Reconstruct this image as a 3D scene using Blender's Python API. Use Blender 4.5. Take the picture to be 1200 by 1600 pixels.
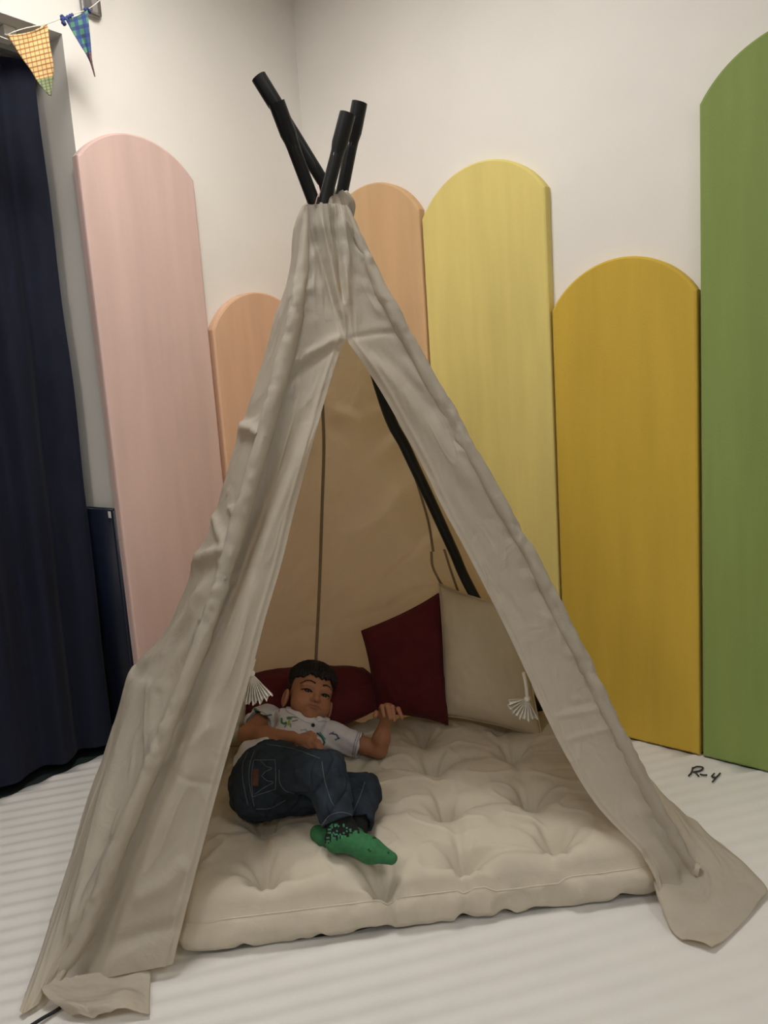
import bpy, bmesh, math, random
import numpy as np
from mathutils import Vector, Matrix, noise
from mathutils.bvhtree import BVHTree
random.seed(7); np.random.seed(7)
for o in list(bpy.data.objects): bpy.data.objects.remove(o)
scene = bpy.context.scene
COL = scene.collection

# ------------------------------------------------------------------ camera
F = 1150.0; CH = 1.3
ROLL = math.atan2(540.0, 7960.0); PITCH = math.atan2(F, math.hypot(540.0, 7960.0))
CAM = np.array([0, 0, CH])
FW = np.array([0, math.cos(PITCH), -math.sin(PITCH)])
DN = np.array([0, -math.sin(PITCH), -math.cos(PITCH)])
XR = np.array([1.0, 0, 0])
cr, sr = math.cos(ROLL), math.sin(ROLL)
IX = cr*XR + sr*DN          # picture right in the world
IY = -sr*XR + cr*DN         # picture down in the world
cd = bpy.data.cameras.new('camera'); cam = bpy.data.objects.new('camera', cd); COL.objects.link(cam)
cd.sensor_fit = 'HORIZONTAL'; cd.sensor_width = 36; cd.lens = F/1200*36; cd.clip_start = 0.05
M = Matrix(((IX[0], -IY[0], -FW[0], 0), (IX[1], -IY[1], -FW[1], 0), (IX[2], -IY[2], -FW[2], CH), (0, 0, 0, 1)))
cam.matrix_world = M
scene.camera = cam

# ------------------------------------------------------------------ light
w = bpy.data.worlds.new('world'); scene.world = w; w.use_nodes = True
w.node_tree.nodes['Background'].inputs[0].default_value = (0.9, 0.93, 1, 1)
w.node_tree.nodes['Background'].inputs[1].default_value = 0.05
scene.view_settings.view_transform = 'Standard'; scene.view_settings.look = 'None'
scene.view_settings.gamma = 1; scene.view_settings.use_curve_mapping = False
scene.view_settings.exposure = 0.0
LAMP_COLOR = (1.0, 0.958, 0.905); LAMP_POWER = 26.0
LAMPS = [(1.05, 1.42, 1.32), (1.45, 4.1, 0.85), (3.9, 1.75, 0.85), (3.9, 4.1, 0.85)]   # metres from the two visible walls

# ------------------------------------------------------------------ measuring helpers
def ray(x, y): return FW + (x-600.0)/F*IX + (y-800.0)/F*IY
def atZ(x, y, z): v = ray(x, y); return CAM + v*((z-CH)/v[2])
def atY(x, y, Y): v = ray(x, y); return CAM + v*(Y/v[1])
def atP(x, y, p, n): v = ray(x, y); return CAM + v*(np.dot(np.asarray(p)-CAM, n)/np.dot(v, n))
def proj(P):
    q = np.asarray(P)-CAM; wv = q@FW
    return np.stack([600+F*(q@IX)/wv, 800+F*(q@IY)/wv], -1)

# room frame: U runs along the right wall towards the camera, T along the left wall towards the camera
PA = atZ(1000, 1158, 0); PB = atZ(1200, 1207, 0)
U = (PB-PA)/np.linalg.norm(PB-PA); N = np.array([-U[1], U[0], 0.0]); T = -N
PANEL = 0.04
K = atP(457, 10, PA+N*PANEL, N); K[2] = 0
def room(a, t, z=0): return K + U*a + T*t + np.array([0, 0, z])
def V(p): return Vector((float(p[0]), float(p[1]), float(p[2])))

# ------------------------------------------------------------------ object helpers
def link(name, me, mat=None, parent=None, smooth=True):
    o = bpy.data.objects.new(name, me); COL.objects.link(o)
    if mat: me.materials.append(mat)
    if smooth: me.polygons.foreach_set('use_smooth', [True]*len(me.polygons))
    if parent: o.parent = parent
    return o
def meshobj(name, verts, faces, mat=None, parent=None, smooth=True):
    me = bpy.data.meshes.new(name)
    me.from_pydata([tuple(map(float, v)) for v in verts], [], [tuple(map(int, f)) for f in faces]); me.update()
    return link(name, me, mat, parent, smooth)
def bmobj(name, bm, mat=None, parent=None, smooth=False):
    bmesh.ops.recalc_face_normals(bm, faces=bm.faces)
    me = bpy.data.meshes.new(name); bm.to_mesh(me); bm.free()
    return link(name, me, mat, parent, smooth)
def thing(name, label, cat, loc=(0, 0, 0), group=None):
    o = bpy.data.objects.new(name, None); COL.objects.link(o)
    o.empty_display_size = 0.1
    return tag(o, label, cat, group)
def tag(o, label, cat, group=None):
    o['label'] = label; o['category'] = cat
    if group: o['group'] = group
    return o
def struct(o): o['kind'] = 'structure'; return o
def boxpts(bm, p0, ax, ay, az):
    p0, ax, ay, az = map(np.asarray, (p0, ax, ay, az))
    vs = [bm.verts.new(V(p0+ax*i+ay*j+az*k)) for i in (0, 1) for j in (0, 1) for k in (0, 1)]
    for f in ((0, 1, 3, 2), (4, 6, 7, 5), (0, 4, 5, 1), (2, 3, 7, 6), (0, 2, 6, 4), (1, 5, 7, 3)): bm.faces.new([vs[i] for i in f])
def roombox(bm, a0, a1, t0, t1, z0, z1): boxpts(bm, room(a0, t0, z0), U*(a1-a0), T*(t1-t0), np.array([0, 0, z1-z0]))
def crv(pts, n):
    """Catmull-Rom through pts, n samples spread by length"""
    P = np.array(pts, float); P = np.vstack([2*P[0]-P[1], P, 2*P[-1]-P[-2]])
    out = []
    for i in range(1, len(P)-2):
        t = np.linspace(0, 1, 24, endpoint=False)[:, None]
        a, b, c, d = P[i-1], P[i], P[i+1], P[i+2]
        out.append(0.5*((2*b)+(-a+c)*t+(2*a-5*b+4*c-d)*t*t+(-a+3*b-3*c+d)*t**3))
    out = np.vstack(out+[P[-2][None]])
    L = np.r_[0, np.cumsum(np.linalg.norm(np.diff(out, axis=0), axis=1))]
    s = np.linspace(0, L[-1], n)
    return np.stack([np.interp(s, L, out[:, k]) for k in range(out.shape[1])], 1)
def tube(pts, rad, seg=8, cap=True):
    P = np.asarray(pts, float); n = len(P); rad = np.broadcast_to(rad, n)
    Tn = np.gradient(P, axis=0); Tn /= np.linalg.norm(Tn, axis=1)[:, None]+1e-12
    ref = np.array([0, 0, 1.0]) if abs(Tn[0][2]) < 0.9 else np.array([1.0, 0, 0])
    vs = []; a = np.cross(Tn[0], ref); a /= np.linalg.norm(a)
    for i in range(n):
        a = a-Tn[i]*(a@Tn[i]); a /= np.linalg.norm(a); b = np.cross(Tn[i], a)
        for k in range(seg):
            th = 2*math.pi*k/seg; vs.append(P[i]+rad[i]*(math.cos(th)*a+math.sin(th)*b))
    fs = [(i*seg+k, i*seg+(k+1) % seg, (i+1)*seg+(k+1) % seg, (i+1)*seg+k) for i in range(n-1) for k in range(seg)]
    if cap: fs += [tuple(range(seg))[::-1], tuple((n-1)*seg+k for k in range(seg))]
    return vs, fs
def join(parts):
    vs, fs = [], []
    for v, f in parts:
        o = len(vs); vs += list(v); fs += [tuple(i+o for i in q) for q in f]
    return vs, fs
def tubeobj(name, pts, rad, mat, parent=None, seg=8):
    v, f = tube(pts, rad, seg); return meshobj(name, v, f, mat, parent)
def gridnormals(G):
    du = np.gradient(G, axis=1); dv = np.gradient(G, axis=0)
    n = np.cross(du, dv); return n/(np.linalg.norm(n, axis=2)[..., None]+1e-12)
def gridobj(name, G, mat, parent=None):
    h, wd = G.shape[:2]
    idx = np.arange(h*wd).reshape(h, wd)
    f = np.stack([idx[:-1, :-1], idx[:-1, 1:], idx[1:, 1:], idx[1:, :-1]], -1).reshape(-1, 4)
    return meshobj(name, G.reshape(-1, 3), f, mat, parent)
def fbm(x, y, z=0.0): return noise.fractal(Vector((x, y, z)), 1.0, 2.0, 3)
def fbmgrid(A, B, seed=0.0):
    out = np.empty(A.shape); fa, fb, fo = A.ravel(), B.ravel(), out.ravel()
    for i in range(fa.size): fo[i] = noise.noise(Vector((fa[i], fb[i], seed)))
    return out.reshape(A.shape)
def polydist(X, poly):
    """distance of 2D points to a polyline and the fraction along it"""
    P = np.array(poly, float); best = np.full(X.shape[:-1], 1e9); fr = np.zeros(X.shape[:-1]); n = len(P)-1
    for i in range(n):
        a, b = P[i], P[i+1]; ab = b-a
        t = np.clip(((X-a)@ab)/(ab@ab), 0, 1); d = np.linalg.norm(X-a-t[..., None]*ab, axis=-1)
        m = d < best; best = np.where(m, d, best); fr = np.where(m, (i+t)/n, fr)
    return best, fr

# ------------------------------------------------------------------ materials
MATS = {}
def mat(name, col, rough=0.7, var=0.0, vscale=(30, 30, 30), bump=0.0, bscale=(400, 400, 400), trans=0.0, metal=0.0, spec=0.3, sheen=0.0, attr=False, col2=None, low=None, wrinkle=0.0):
    if name in MATS: return MATS[name]
    m = bpy.data.materials.new(name); m.use_nodes = True; nt = m.node_tree; nd = nt.nodes; lk = nt.links
    b = nd['Principled BSDF']; out = nd['Material Output']
    b.inputs['Base Color'].default_value = (*col, 1); b.inputs['Roughness'].default_value = rough
    b.inputs['Metallic'].default_value = metal; b.inputs['Specular IOR Level'].default_value = spec
    if sheen: b.inputs['Sheen Weight'].default_value = sheen; b.inputs['Sheen Roughness'].default_value = 0.5
    tc = nd.new('ShaderNodeTexCoord')
    colsock = None
    if attr:
        a = nd.new('ShaderNodeAttribute'); a.attribute_name = 'Col'; colsock = a.outputs['Color']; lk.new(colsock, b.inputs['Base Color'])
    if var:
        mp = nd.new('ShaderNodeMapping'); mp.inputs['Scale'].default_value = vscale; lk.new(tc.outputs['Object'], mp.inputs['Vector'])
        nz = nd.new('ShaderNodeTexNoise'); nz.inputs['Scale'].default_value = 1; nz.inputs['Detail'].default_value = 5; lk.new(mp.outputs[0], nz.inputs['Vector'])
        mr = nd.new('ShaderNodeMapRange'); mr.inputs[1].default_value = 0.3; mr.inputs[2].default_value = 0.7; mr.inputs[3].default_value = 1-var; mr.inputs[4].default_value = 1+var*0.6
        lk.new(nz.outputs['Fac'], mr.inputs[0])
        mx = nd.new('ShaderNodeMix'); mx.data_type = 'RGBA'; mx.blend_type = 'MULTIPLY'; mx.inputs['Factor'].default_value = 1
        if colsock: lk.new(colsock, mx.inputs['A'])
        else: mx.inputs['A'].default_value = (*col, 1)
        lk.new(mr.outputs[0], mx.inputs['B']); colsock = mx.outputs['Result']; lk.new(colsock, b.inputs['Base Color'])
    nrm = None
    if bump:
        mp = nd.new('ShaderNodeMapping'); mp.inputs['Scale'].default_value = bscale; lk.new(tc.outputs['Object'], mp.inputs['Vector'])
        nz = nd.new('ShaderNodeTexNoise'); nz.inputs['Scale'].default_value = 1; nz.inputs['Detail'].default_value = 3; lk.new(mp.outputs[0], nz.inputs['Vector'])
        bp = nd.new('ShaderNodeBump'); bp.inputs['Strength'].default_value = bump; bp.inputs['Distance'].default_value = 0.002
        lk.new(nz.outputs['Fac'], bp.inputs['Height']); nrm = bp.outputs[0]
        if wrinkle:
            n2 = nd.new('ShaderNodeTexNoise'); n2.inputs['Scale'].default_value = 9; n2.inputs['Detail'].default_value = 4; n2.inputs['Distortion'].default_value = 1.5
            lk.new(tc.outputs['Object'], n2.inputs['Vector'])
            b2 = nd.new('ShaderNodeBump'); b2.inputs['Strength'].default_value = wrinkle; b2.inputs['Distance'].default_value = 0.02
            lk.new(n2.outputs['Fac'], b2.inputs['Height']); lk.new(nrm, b2.inputs['Normal']); nrm = b2.outputs[0]
        lk.new(nrm, b.inputs['Normal'])
    if trans:
        tr = nd.new('ShaderNodeBsdfTranslucent'); tr.inputs[0].default_value = (*(low or col), 1)
        if nrm: lk.new(nrm, tr.inputs['Normal'])
        ms = nd.new('ShaderNodeMixShader'); ms.inputs[0].default_value = trans
        lk.new(b.outputs[0], ms.inputs[1]); lk.new(tr.outputs[0], ms.inputs[2]); lk.new(ms.outputs[0], out.inputs['Surface'])
    MATS[name] = m; return m
M_wall = mat('wall paint', (0.82, 0.79, 0.745), 0.55, 0.03, (3, 3, 3), 0.15, (60, 60, 60))
M_ceil = mat('ceiling paint', (0.8, 0.78, 0.75), 0.8, 0.02)
M_carpet = mat('dark green carpet', (0.012, 0.022, 0.02), 0.95, 0.3, (60, 60, 60), 0.4)
M_foam = mat('white foam', (0.68, 0.665, 0.64), 0.5, 0.03, (6, 6, 6), 0.1, (300, 300, 300))
M_canvas = mat('unbleached canvas', (0.585, 0.55, 0.48), 0.6, 0.05, (5, 5, 5), 0.25, (650, 650, 650), trans=0.42, low=(0.74, 0.60, 0.38), wrinkle=0.22, spec=0.25)
M_seam_shade = mat('canvas seam shade', (0.27, 0.21, 0.135), 0.9, 0.1, (80, 80, 80))  # cream canvas coloured dark for the shade of its backlit double layers
M_cord = mat('cotton cord', (0.74, 0.7, 0.62), 0.8, 0.05)
M_pole = mat('black plastic pipe', (0.012, 0.013, 0.013), 0.42, 0.2, (20, 20, 6), 0.1, (200, 200, 30))
M_black = mat('black rubber', (0.01, 0.01, 0.01), 0.6, 0.1)
M_navy = mat('navy curtain cloth', (0.0042, 0.0068, 0.020), 0.8, 0.25, (25, 25, 8), 0.35, (60, 60, 20), sheen=0.03)
M_navyvinyl = mat('navy padding', (0.004, 0.0065, 0.018), 0.45, 0.1, (10, 10, 10), 0.1)
M_metal = mat('galvanised steel', (0.42, 0.41, 0.4), 0.4, 0.1, (20, 20, 20), metal=0.6)
M_white = mat('white plastic', (0.78, 0.76, 0.72), 0.45, 0.03)
M_futon = mat('cream cotton', (0.55, 0.495, 0.40), 0.85, 0.05, (8, 8, 8), 0.3, (600, 600, 600), wrinkle=0.15, sheen=0.1)
M_maroon = mat('maroon cotton', (0.088, 0.008, 0.012), 0.85, 0.12, (20, 20, 20), 0.35, (500, 500, 500), sheen=0.05, wrinkle=0.1)
M_beige = mat('beige cotton', (0.53, 0.455, 0.33), 0.85, 0.05, (8, 8, 8), 0.3, (500, 500, 500), wrinkle=0.12)
def panelmat(name, c): return mat(name, c, 0.75, 0.075, (14, 14, 1.5), 0.3, (350, 350, 120), sheen=0.05)

# ------------------------------------------------------------------ the room
bm = bmesh.new()
roombox(bm, -0.5, 0.0, -0.2, 1.138, 0, 3.25); roombox(bm, -0.5, 0.0, 1.138, 5.8, 2.645, 3.25)
struct(bmobj('wall_left', bm, M_wall))
bm = bmesh.new(); roombox(bm, -0.6, -0.5, -0.2, 5.8, 0, 3.25); struct(bmobj('wall_recess', bm, M_wall))
bm = bmesh.new(); roombox(bm, 0.0, 5.8, -0.15, 0.0, 0, 3.25); struct(bmobj('wall_right', bm, M_wall))
bm = bmesh.new(); roombox(bm, -0.6, 5.8, 5.8, 5.95, 0, 3.25); struct(bmobj('wall_rear', bm, M_wall))
bm = bmesh.new(); roombox(bm, 5.8, 5.95, -0.15, 5.95, 0, 3.25); struct(bmobj('wall_side', bm, M_wall))
bm = bmesh.new(); roombox(bm, -0.6, 5.95, -0.2, 5.95, 3.25, 3.4); struct(bmobj('ceiling', bm, M_ceil))
bm = bmesh.new(); roombox(bm, -0.6, 5.95, -0.2, 5.95, -0.1, -0.012); struct(bmobj('floor', bm, M_carpet))

# ceiling lamps
M_lamp = bpy.data.materials.new('lamp diffuser'); M_lamp.use_nodes = True
b = M_lamp.node_tree.nodes['Principled BSDF']; b.inputs['Emission Color'].default_value = (*LAMP_COLOR, 1); b.inputs['Emission Strength'].default_value = LAMP_POWER
for i, (a, t, pw) in enumerate(LAMPS):
    L = thing('ceiling_light', ['square ceiling light above the tent', 'square ceiling light near the curtain side', 'square ceiling light near the panel wall', 'square ceiling light farthest from the tent'][i], 'ceiling light', group='ceiling lights')
    bm = bmesh.new(); h = 0.32
    for (x0, x1, y0, y1) in ((-h, h, -h, -h+0.03), (-h, h, h-0.03, h), (-h, -h+0.03, -h+0.03, h-0.03), (h-0.03, h, -h+0.03, h-0.03)): roombox(bm, a+x0, a+x1, t+y0, t+y1, 3.215, 3.25)
    bmobj('frame', bm, M_white, L)
    bm = bmesh.new(); roombox(bm, a-h+0.03, a+h-0.03, t-h+0.03, t+h-0.03, 3.225, 3.248); lm = M_lamp.copy(); lm.node_tree.nodes['Principled BSDF'].inputs['Emission Strength'].default_value = LAMP_POWER*pw; bmobj('diffuser', bm, lm, L)

# white foam sheet with its ridges
def foam():
    th = math.radians(14); e1 = np.array([math.cos(th), math.sin(th)]); e2 = np.array([-e1[1], e1[0]])
    va = np.linspace(-0.155, 5.0, 60); 
    amin = -0.155
    # ridge field sampled on a grid that follows the ridges, cut to the sheet's outline
    s1 = np.linspace(-2.2, 3.2, 46); s2 = np.arange(0.5, 4.2, 0.0075)
    S1, S2 = np.meshgrid(s1, s2)
    X = S1*e1[0]+S2*e2[0]; Y = S1*e1[1]+S2*e2[1]
    nz = fbmgrid(S1*1.3, S2*1.3, 3.3)
    amp = np.clip(0.0022-0.0008*np.clip(X+0.3, 0, 2)+0.0014*nz, 0.0004, 0.004)
    Zz = -0.004+amp*np.sin(2*math.pi*S2/0.056+2.2*fbmgrid(S1*0.8, S2*2.0, 9.1))
    bm = bmesh.new(); h, wd = X.shape
    vs = [bm.verts.new((X[i, j], Y[i, j], Zz[i, j])) for i in range(h) for j in range(wd)]
    for i in range(h-1):
        for j in range(wd-1): bm.faces.new((vs[i*wd+j], vs[i*wd+j+1], vs[(i+1)*wd+j+1], vs[(i+1)*wd+j]))
    def cut(co, no): 
        g = bm.verts[:]+bm.edges[:]+bm.faces[:]
        bmesh.ops.bisect_plane(bm, geom=g, plane_co=V(co), plane_no=V(no), clear_outer=True)
    cut(room(-0.155, 1), -U); cut(room(0, 0.012), -T)
    # notch where the wall stands
    kill = []
    g = bm.verts[:]+bm.edges[:]+bm.faces[:]; bmesh.ops.bisect_plane(bm, geom=g, plane_co=V(room(0.012, 1)), plane_no=V(U))
    g = bm.verts[:]+bm.edges[:]+bm.faces[:]; bmesh.ops.bisect_plane(bm, geom=g, plane_co=V(room(0, 1.16)), plane_no=V(T))
    for f in bm.faces:
        c = np.array(f.calc_center_median())-K
        if c@U < 0.012 and c@T < 1.16: kill.append(f)
    bmesh.ops.delete(bm, geom=kill, context='FACES')
    # give the sheet its thickness at the rim
    rim = [e for e in bm.edges if e.is_boundary]
    ret = bmesh.ops.extrude_edge_only(bm, edges=rim)
    for v in ret['geom']:
        if isinstance(v, bmesh.types.BMVert): v.co.z = -0.012
    return bmobj('foam_floor_sheet', bm, M_foam, None, True)
fo = tag(foam(), 'ridged white foam sheet covering the floor under the tent', 'floor mat')
# the marker writing R-4
M_ink = mat('black marker ink', (0.03, 0.035, 0.035), 0.6, 0.2)
def stroke(px, r=0.0028): return tube(crv([atZ(x, y, 0.002) for x, y in px], 24), r, 6)
def c5(l): return [(640+x*0.4667, 880+y*0.4667) for x, y in l]
ink = [c5([(948, 684), (944, 700), (934, 712)]), c5([(946, 688), (962, 681), (982, 684), (974, 694), (950, 699)]), c5([(956, 698), (962, 706), (968, 713)]),
       c5([(972, 706), (984, 709), (996, 709)]), c5([(1020, 704), (1012, 714), (1026, 718)]), c5([(1040, 703), (1026, 718), (1014, 732)])]
v, f = join([stroke(s) for s in ink]); o = meshobj('marker_writing', v, f, M_ink, fo); o['label'] = 'black handwritten R-4'

# ------------------------------------------------------------------ arched wall panels
def arch(name, mt, label, wall, e0, e1, sh, top, shoulder2=None):
    """wall 'r': along U at T offset; 'l': along T at U offset"""
    bm = bmesh.new(); c = (e0+e1)/2; hw = abs(e1-e0)/2-0.003; sag = top-sh; R = (hw*hw+sag*sag)/(2*sag); a0 = math.asin(min(1, hw/R))
    prof = [(-hw, 0.0), (hw, 0.0)]
    for i in range(33):
        a = a0-2*a0*i/32; prof.append((R*math.sin(a), top-R+R*math.cos(a)))
    def P(s, z, d): return V(room(c+s, d, z)) if wall == 'r' else V(room(d, c+s, z))
    ring = []
    for (d, ins) in ((0.002, 0.0), (0.030, 0.0), (0.0365, 0.002), (PANEL, 0.008)):
        cz = top*0.5; ring.append([bm.verts.new(P(s*(1-ins/hw), cz+(z-cz)*(1-ins/cz), d)) for s, z in prof])
    n = len(prof)
    for r0, r1 in zip(ring, ring[1:]):
        for i in range(n): bm.faces.new((r0[i], r0[(i+1) % n], r1[(i+1) % n], r1[i]))
    bm.faces.new(ring[0]); bm.faces.new(ring[-1])
    bmesh.ops.triangulate(bm, faces=[q for q in bm.faces if len(q.verts) > 4])
    o = bmobj(name, bm, mt, None, False)
    return tag(o, label, 'wall panel', 'arched fabric panels on the walls')
def ps(px, py): q = atP(px, py, PA, N); return (q-K)@U, q[2]
def pt(px, py): q = atP(px, py, K+U*PANEL, U); return (q-K)@T, q[2]
C_pink = (0.66, 0.475, 0.43); C_peach = (0.68, 0.43, 0.285); C_tan = (0.63, 0.405, 0.215); C_yel = (0.72, 0.60, 0.20); C_gold = (0.59, 0.40, 0.05); C_green = (0.235, 0.315, 0.09)
t0, z0 = pt(121, 250); t1, z1 = pt(303, 268); _, zt = pt(205, 208)
arch('arched_panel', panelmat('pink linen', C_pink), 'tall pale pink arched panel beside the navy curtain', 'l', t0, t1, z0+0.02, zt)
t2, z2 = pt(331, 515); _, zt2 = pt(415, 457)
arch('arched_panel', panelmat('peach linen', C_peach), 'short peach arched panel half hidden behind the tent', 'l', t2-0.004, t2-0.55, z2, zt2)
s0, zy = ps(656, 330); s1, zy1 = ps(853, 305); _, zyt = ps(752, 250)
arch('arched_panel', panelmat('tan linen', C_tan), 'light orange arched panel behind the tent poles', 'r', s0-0.55, s0-0.002, zy+0.012, ps(580, 285)[1])
arch('arched_panel', panelmat('lemon linen', C_yel), 'tall pale yellow arched panel right of the tent top', 'r', s0+0.002, s1, (zy+zy1)/2, zyt)
s2, zg = ps(853, 480); s3, _ = ps(1090, 462); _, zgt = ps(975, 400)
arch('arched_panel', panelmat('mustard linen', C_gold), 'shorter mustard yellow arched panel beside the green one', 'r', s1+0.003, s3, zg-0.015, zgt)
s4, zgr = ps(1091, 163)
arch('arched_panel', panelmat('green linen', C_green), 'tallest leaf green arched panel at the right edge', 'r', s3+0.004, s3+0.556, zgr, zgr+0.155)

# ------------------------------------------------------------------ curtain, rail, padding in the recess
def curtain():
    nt, nz = 420, 90; t0, t1 = 1.172, 3.6
    G = np.zeros((nz, nt, 3))
    for i in range(nz):
        v = i/(nz-1); z = 2.60*(1-v)+0.03*v
        for j in range(nt):
            t = t0+(t1-t0)*j/(nt-1)
            ph = t*2*math.pi/0.19+1.2*noise.noise(Vector((t*3, v*1.3, 2)))
            am = 0.024+0.014*noise.noise(Vector((t*4, v*2, 7)))
            off = am*math.sin(ph)+0.005*math.sin(2.3*ph+1+v)+0.014*noise.noise(Vector((t*9, v*6, 1)))
            tt = t+0.015*v*(1-j/nt)
            G[i, j] = room(-0.178+off, tt, z)
    return gridobj('window_curtain', G, M_navy)
tag(curtain(), 'dark navy floor length curtain hanging in the left recess', 'curtain')
rail = thing('curtain_rail', 'grey curtain rail under the white beam above the curtain', 'curtain rail')
bm = bmesh.new(); roombox(bm, -0.20, -0.16, 1.15, 3.7, 2.612, 2.64); bmobj('track', bm, M_metal, rail)
bm = bmesh.new(); roombox(bm, -0.12, -0.06, 1.27, 1.31, 2.61, 2.643); bmobj('bracket', bm, M_white, rail)
bm = bmesh.new(); roombox(bm, -0.30, 0.004, 1.1415, 1.170, 0.0, 0.985)
bmesh.ops.bevel(bm, geom=bm.edges[:], offset=0.006, segments=3, affect='EDGES')
pad = thing('wall_pad', 'low dark navy padded board between curtain and pink panel', 'wall pad')
bmobj('pad', bm, M_navyvinyl, pad, True)
bm = bmesh.new(); roombox(bm, -0.018, 0.0, 1.1725, 1.174, 0.952, 0.977); o = bmobj('tag', bm, M_white, pad); o['label'] = 'small white corner tag'

# ------------------------------------------------------------------ bunting and its bracket
bm = bmesh.new()
q = room(0.0, 0.985, 2.735); boxpts(bm, q, U*0.025, T*0.075, np.array([0, 0, 0.30]))
bmesh.ops.bevel(bm, geom=[e for e in bm.edges], offset=0.009, segments=3, affect='EDGES')
brk = thing('wall_bracket', 'grey metal bracket on the wall above the pink panel', 'bracket')
bmobj('plate', bm, M_metal, brk, True)
bm = bmesh.new(); boxpts(bm, room(0.0255, 1.012, 2.74), U*0.012, T*0.02, np.array([0, 0, 0.29])); bmobj('rib', bm, M_metal, brk)
def plaid(name, base, l1, l2, s1, s2, w1, w2, ang):
    m = bpy.data.materials.new(name); m.use_nodes = True; nt = m.node_tree; nd = nt.nodes; lk = nt.links; b = nd['Principled BSDF']; b.inputs['Roughness'].default_value = 0.9
    uv = nd.new('ShaderNodeAttribute'); uv.attribute_name = 'weave'
    sp = nd.new('ShaderNodeSeparateXYZ'); lk.new(uv.outputs['Vector'], sp.inputs[0])
    def stripes(sock, s, wd):
        a = nd.new('ShaderNodeMath'); a.operation = 'MULTIPLY'; a.inputs[1].default_value = s; lk.new(sock, a.inputs[0])
        c = nd.new('ShaderNodeMath'); c.operation = 'FRACT'; lk.new(a.outputs[0], c.inputs[0])
        d = nd.new('ShaderNodeMath'); d.operation = 'LESS_THAN'; d.inputs[1].default_value = wd; lk.new(c.outputs[0], d.inputs[0]); return d.outputs[0]
    x = stripes(sp.outputs[0], s1, w1); y = stripes(sp.outputs[1], s2, w2)
    def mix(fac, A, B):
        k = nd.new('ShaderNodeMix'); k.data_type = 'RGBA'; lk.new(fac, k.inputs['Factor'])
        if isinstance(A, tuple): k.inputs['A'].default_value = (*A, 1)
        else: lk.new(A, k.inputs['A'])
        k.inputs['B'].default_value = (*B, 1); return k.outputs['Result']
    half = nd.new('ShaderNodeMath'); half.operation = 'MULTIPLY'; half.inputs[1].default_value = 0.8; lk.new(y, half.inputs[0])
    c1 = mix(half.outputs[0], base, l2)
    hx = nd.new('ShaderNodeMath'); hx.operation = 'MULTIPLY'; hx.inputs[1].default_value = 0.75; lk.new(x, hx.inputs[0])
    c2 = mix(hx.outputs[0], c1, l1); lk.new(c2, b.inputs['Base Color'])
    return m
M_check = plaid('yellow check cotton', (0.72, 0.50, 0.20), (0.13, 0.11, 0.12), (0.33, 0.06, 0.015), 9.6, 8.6, 0.2, 0.3, 0)
M_check_end = plaid('green check cotton', (0.24, 0.27, 0.13), (0.05, 0.06, 0.08), (0.12, 0.16, 0.06), 11, 14, 0.25, 0.4, 0)
M_plaid = plaid('blue green plaid cotton', (0.10, 0.26, 0.17), (0.03, 0.04, 0.22), (0.035, 0.055, 0.16), 5.2, 4.6, 0.5, 0.4, 0)
M_plaid_end = plaid('brown plaid cotton', (0.17, 0.09, 0.085), (0.05, 0.03, 0.12), (0.09, 0.05, 0.07), 6, 6, 0.4, 0.3, 0)
FLAGP = (room(0.16, 0), U)
def fpt(x, y, d=0.0): return atP(x, y, FLAGP[0]+U*d, U)
bunt = thing('bunting', 'checked triangular bunting flags on a white string by the curtain', 'bunting')
def flag(left, right, m1, m2, split, off):
    """left/right edge polylines from the string to the tip; split = share of the length with the first cloth"""
    nL, nw = 60, 22; A = crv([(x, y, 0) for x, y in left], nL)[:, :2]; B = crv([(x, y, 0) for x, y in right], nL)[:, :2]
    G = np.zeros((nL, nw, 3)); Wv = np.zeros((nL, nw, 2))
    for i in range(nL):
        for j in range(nw):
            u = j/(nw-1); p = A[i]*(1-u)+B[i]*u
            sag = (4 if i == 0 else 4*max(0, 1-i/8))*math.sin(u*math.pi)*(1 if off else 0)
            d = 0.012*math.sin(u*5+i*0.06+off)*(1-i/nL)+0.01*noise.noise(Vector((u*2, i*0.05, off)))
            G[i, j] = fpt(p[0], p[1]+sag, d)
            Wv[i, j] = ((p[0]-A[0][0])/70.0+0.18*(p[1]-A[0][1])/70.0*(-1), (p[1]-0.25*(A[0][0]-p[0]))/70.0)
    k = int(nL*split); par = None
    for (i0, i1, m, nm) in ((0, k+1, m1, 'flag'), (k, nL, m2, 'flag_tip')):
        g = G[i0:i1]; o = gridobj(nm, g, m, bunt if par is None else par)
        at = o.data.attributes.new('weave', 'FLOAT_VECTOR', 'POINT'); at.data.foreach_set('vector', np.concatenate([Wv[i0:i1].reshape(-1, 2), np.zeros((g.shape[0]*g.shape[1], 1))], 1).ravel())
        sm = o.modifiers.new('thick', 'SOLIDIFY'); sm.thickness = 0.0015
        par = par or o
    return par
f1 = flag([(12, 55), (30, 85), (48, 110), (60, 130), (76, 149)], [(74, 38), (78, 70), (83, 100), (83, 120), (80, 150)], M_check, M_check_end, 0.72, 0.6)
f1['label'] = 'yellow and brown checked flag with green tip'
f2 = flag([(101, 28), (113, 50), (125, 70), (140, 95), (147.5, 120)], [(137, 16), (139, 42), (141.5, 70), (143.5, 95), (149, 120)], M_plaid, M_plaid_end, 0.62, 2.1)
f2['label'] = 'blue and green plaid flag with brown tip'
def knot(px, r):
    pts = [fpt(x, y, 0.004*math.sin(k*2)) for k, (x, y) in enumerate(px)]; return tube(crv(pts, 16), [r*(0.7+0.5*math.sin(k*0.7)**2) for k in range(16)], 8)
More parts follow.
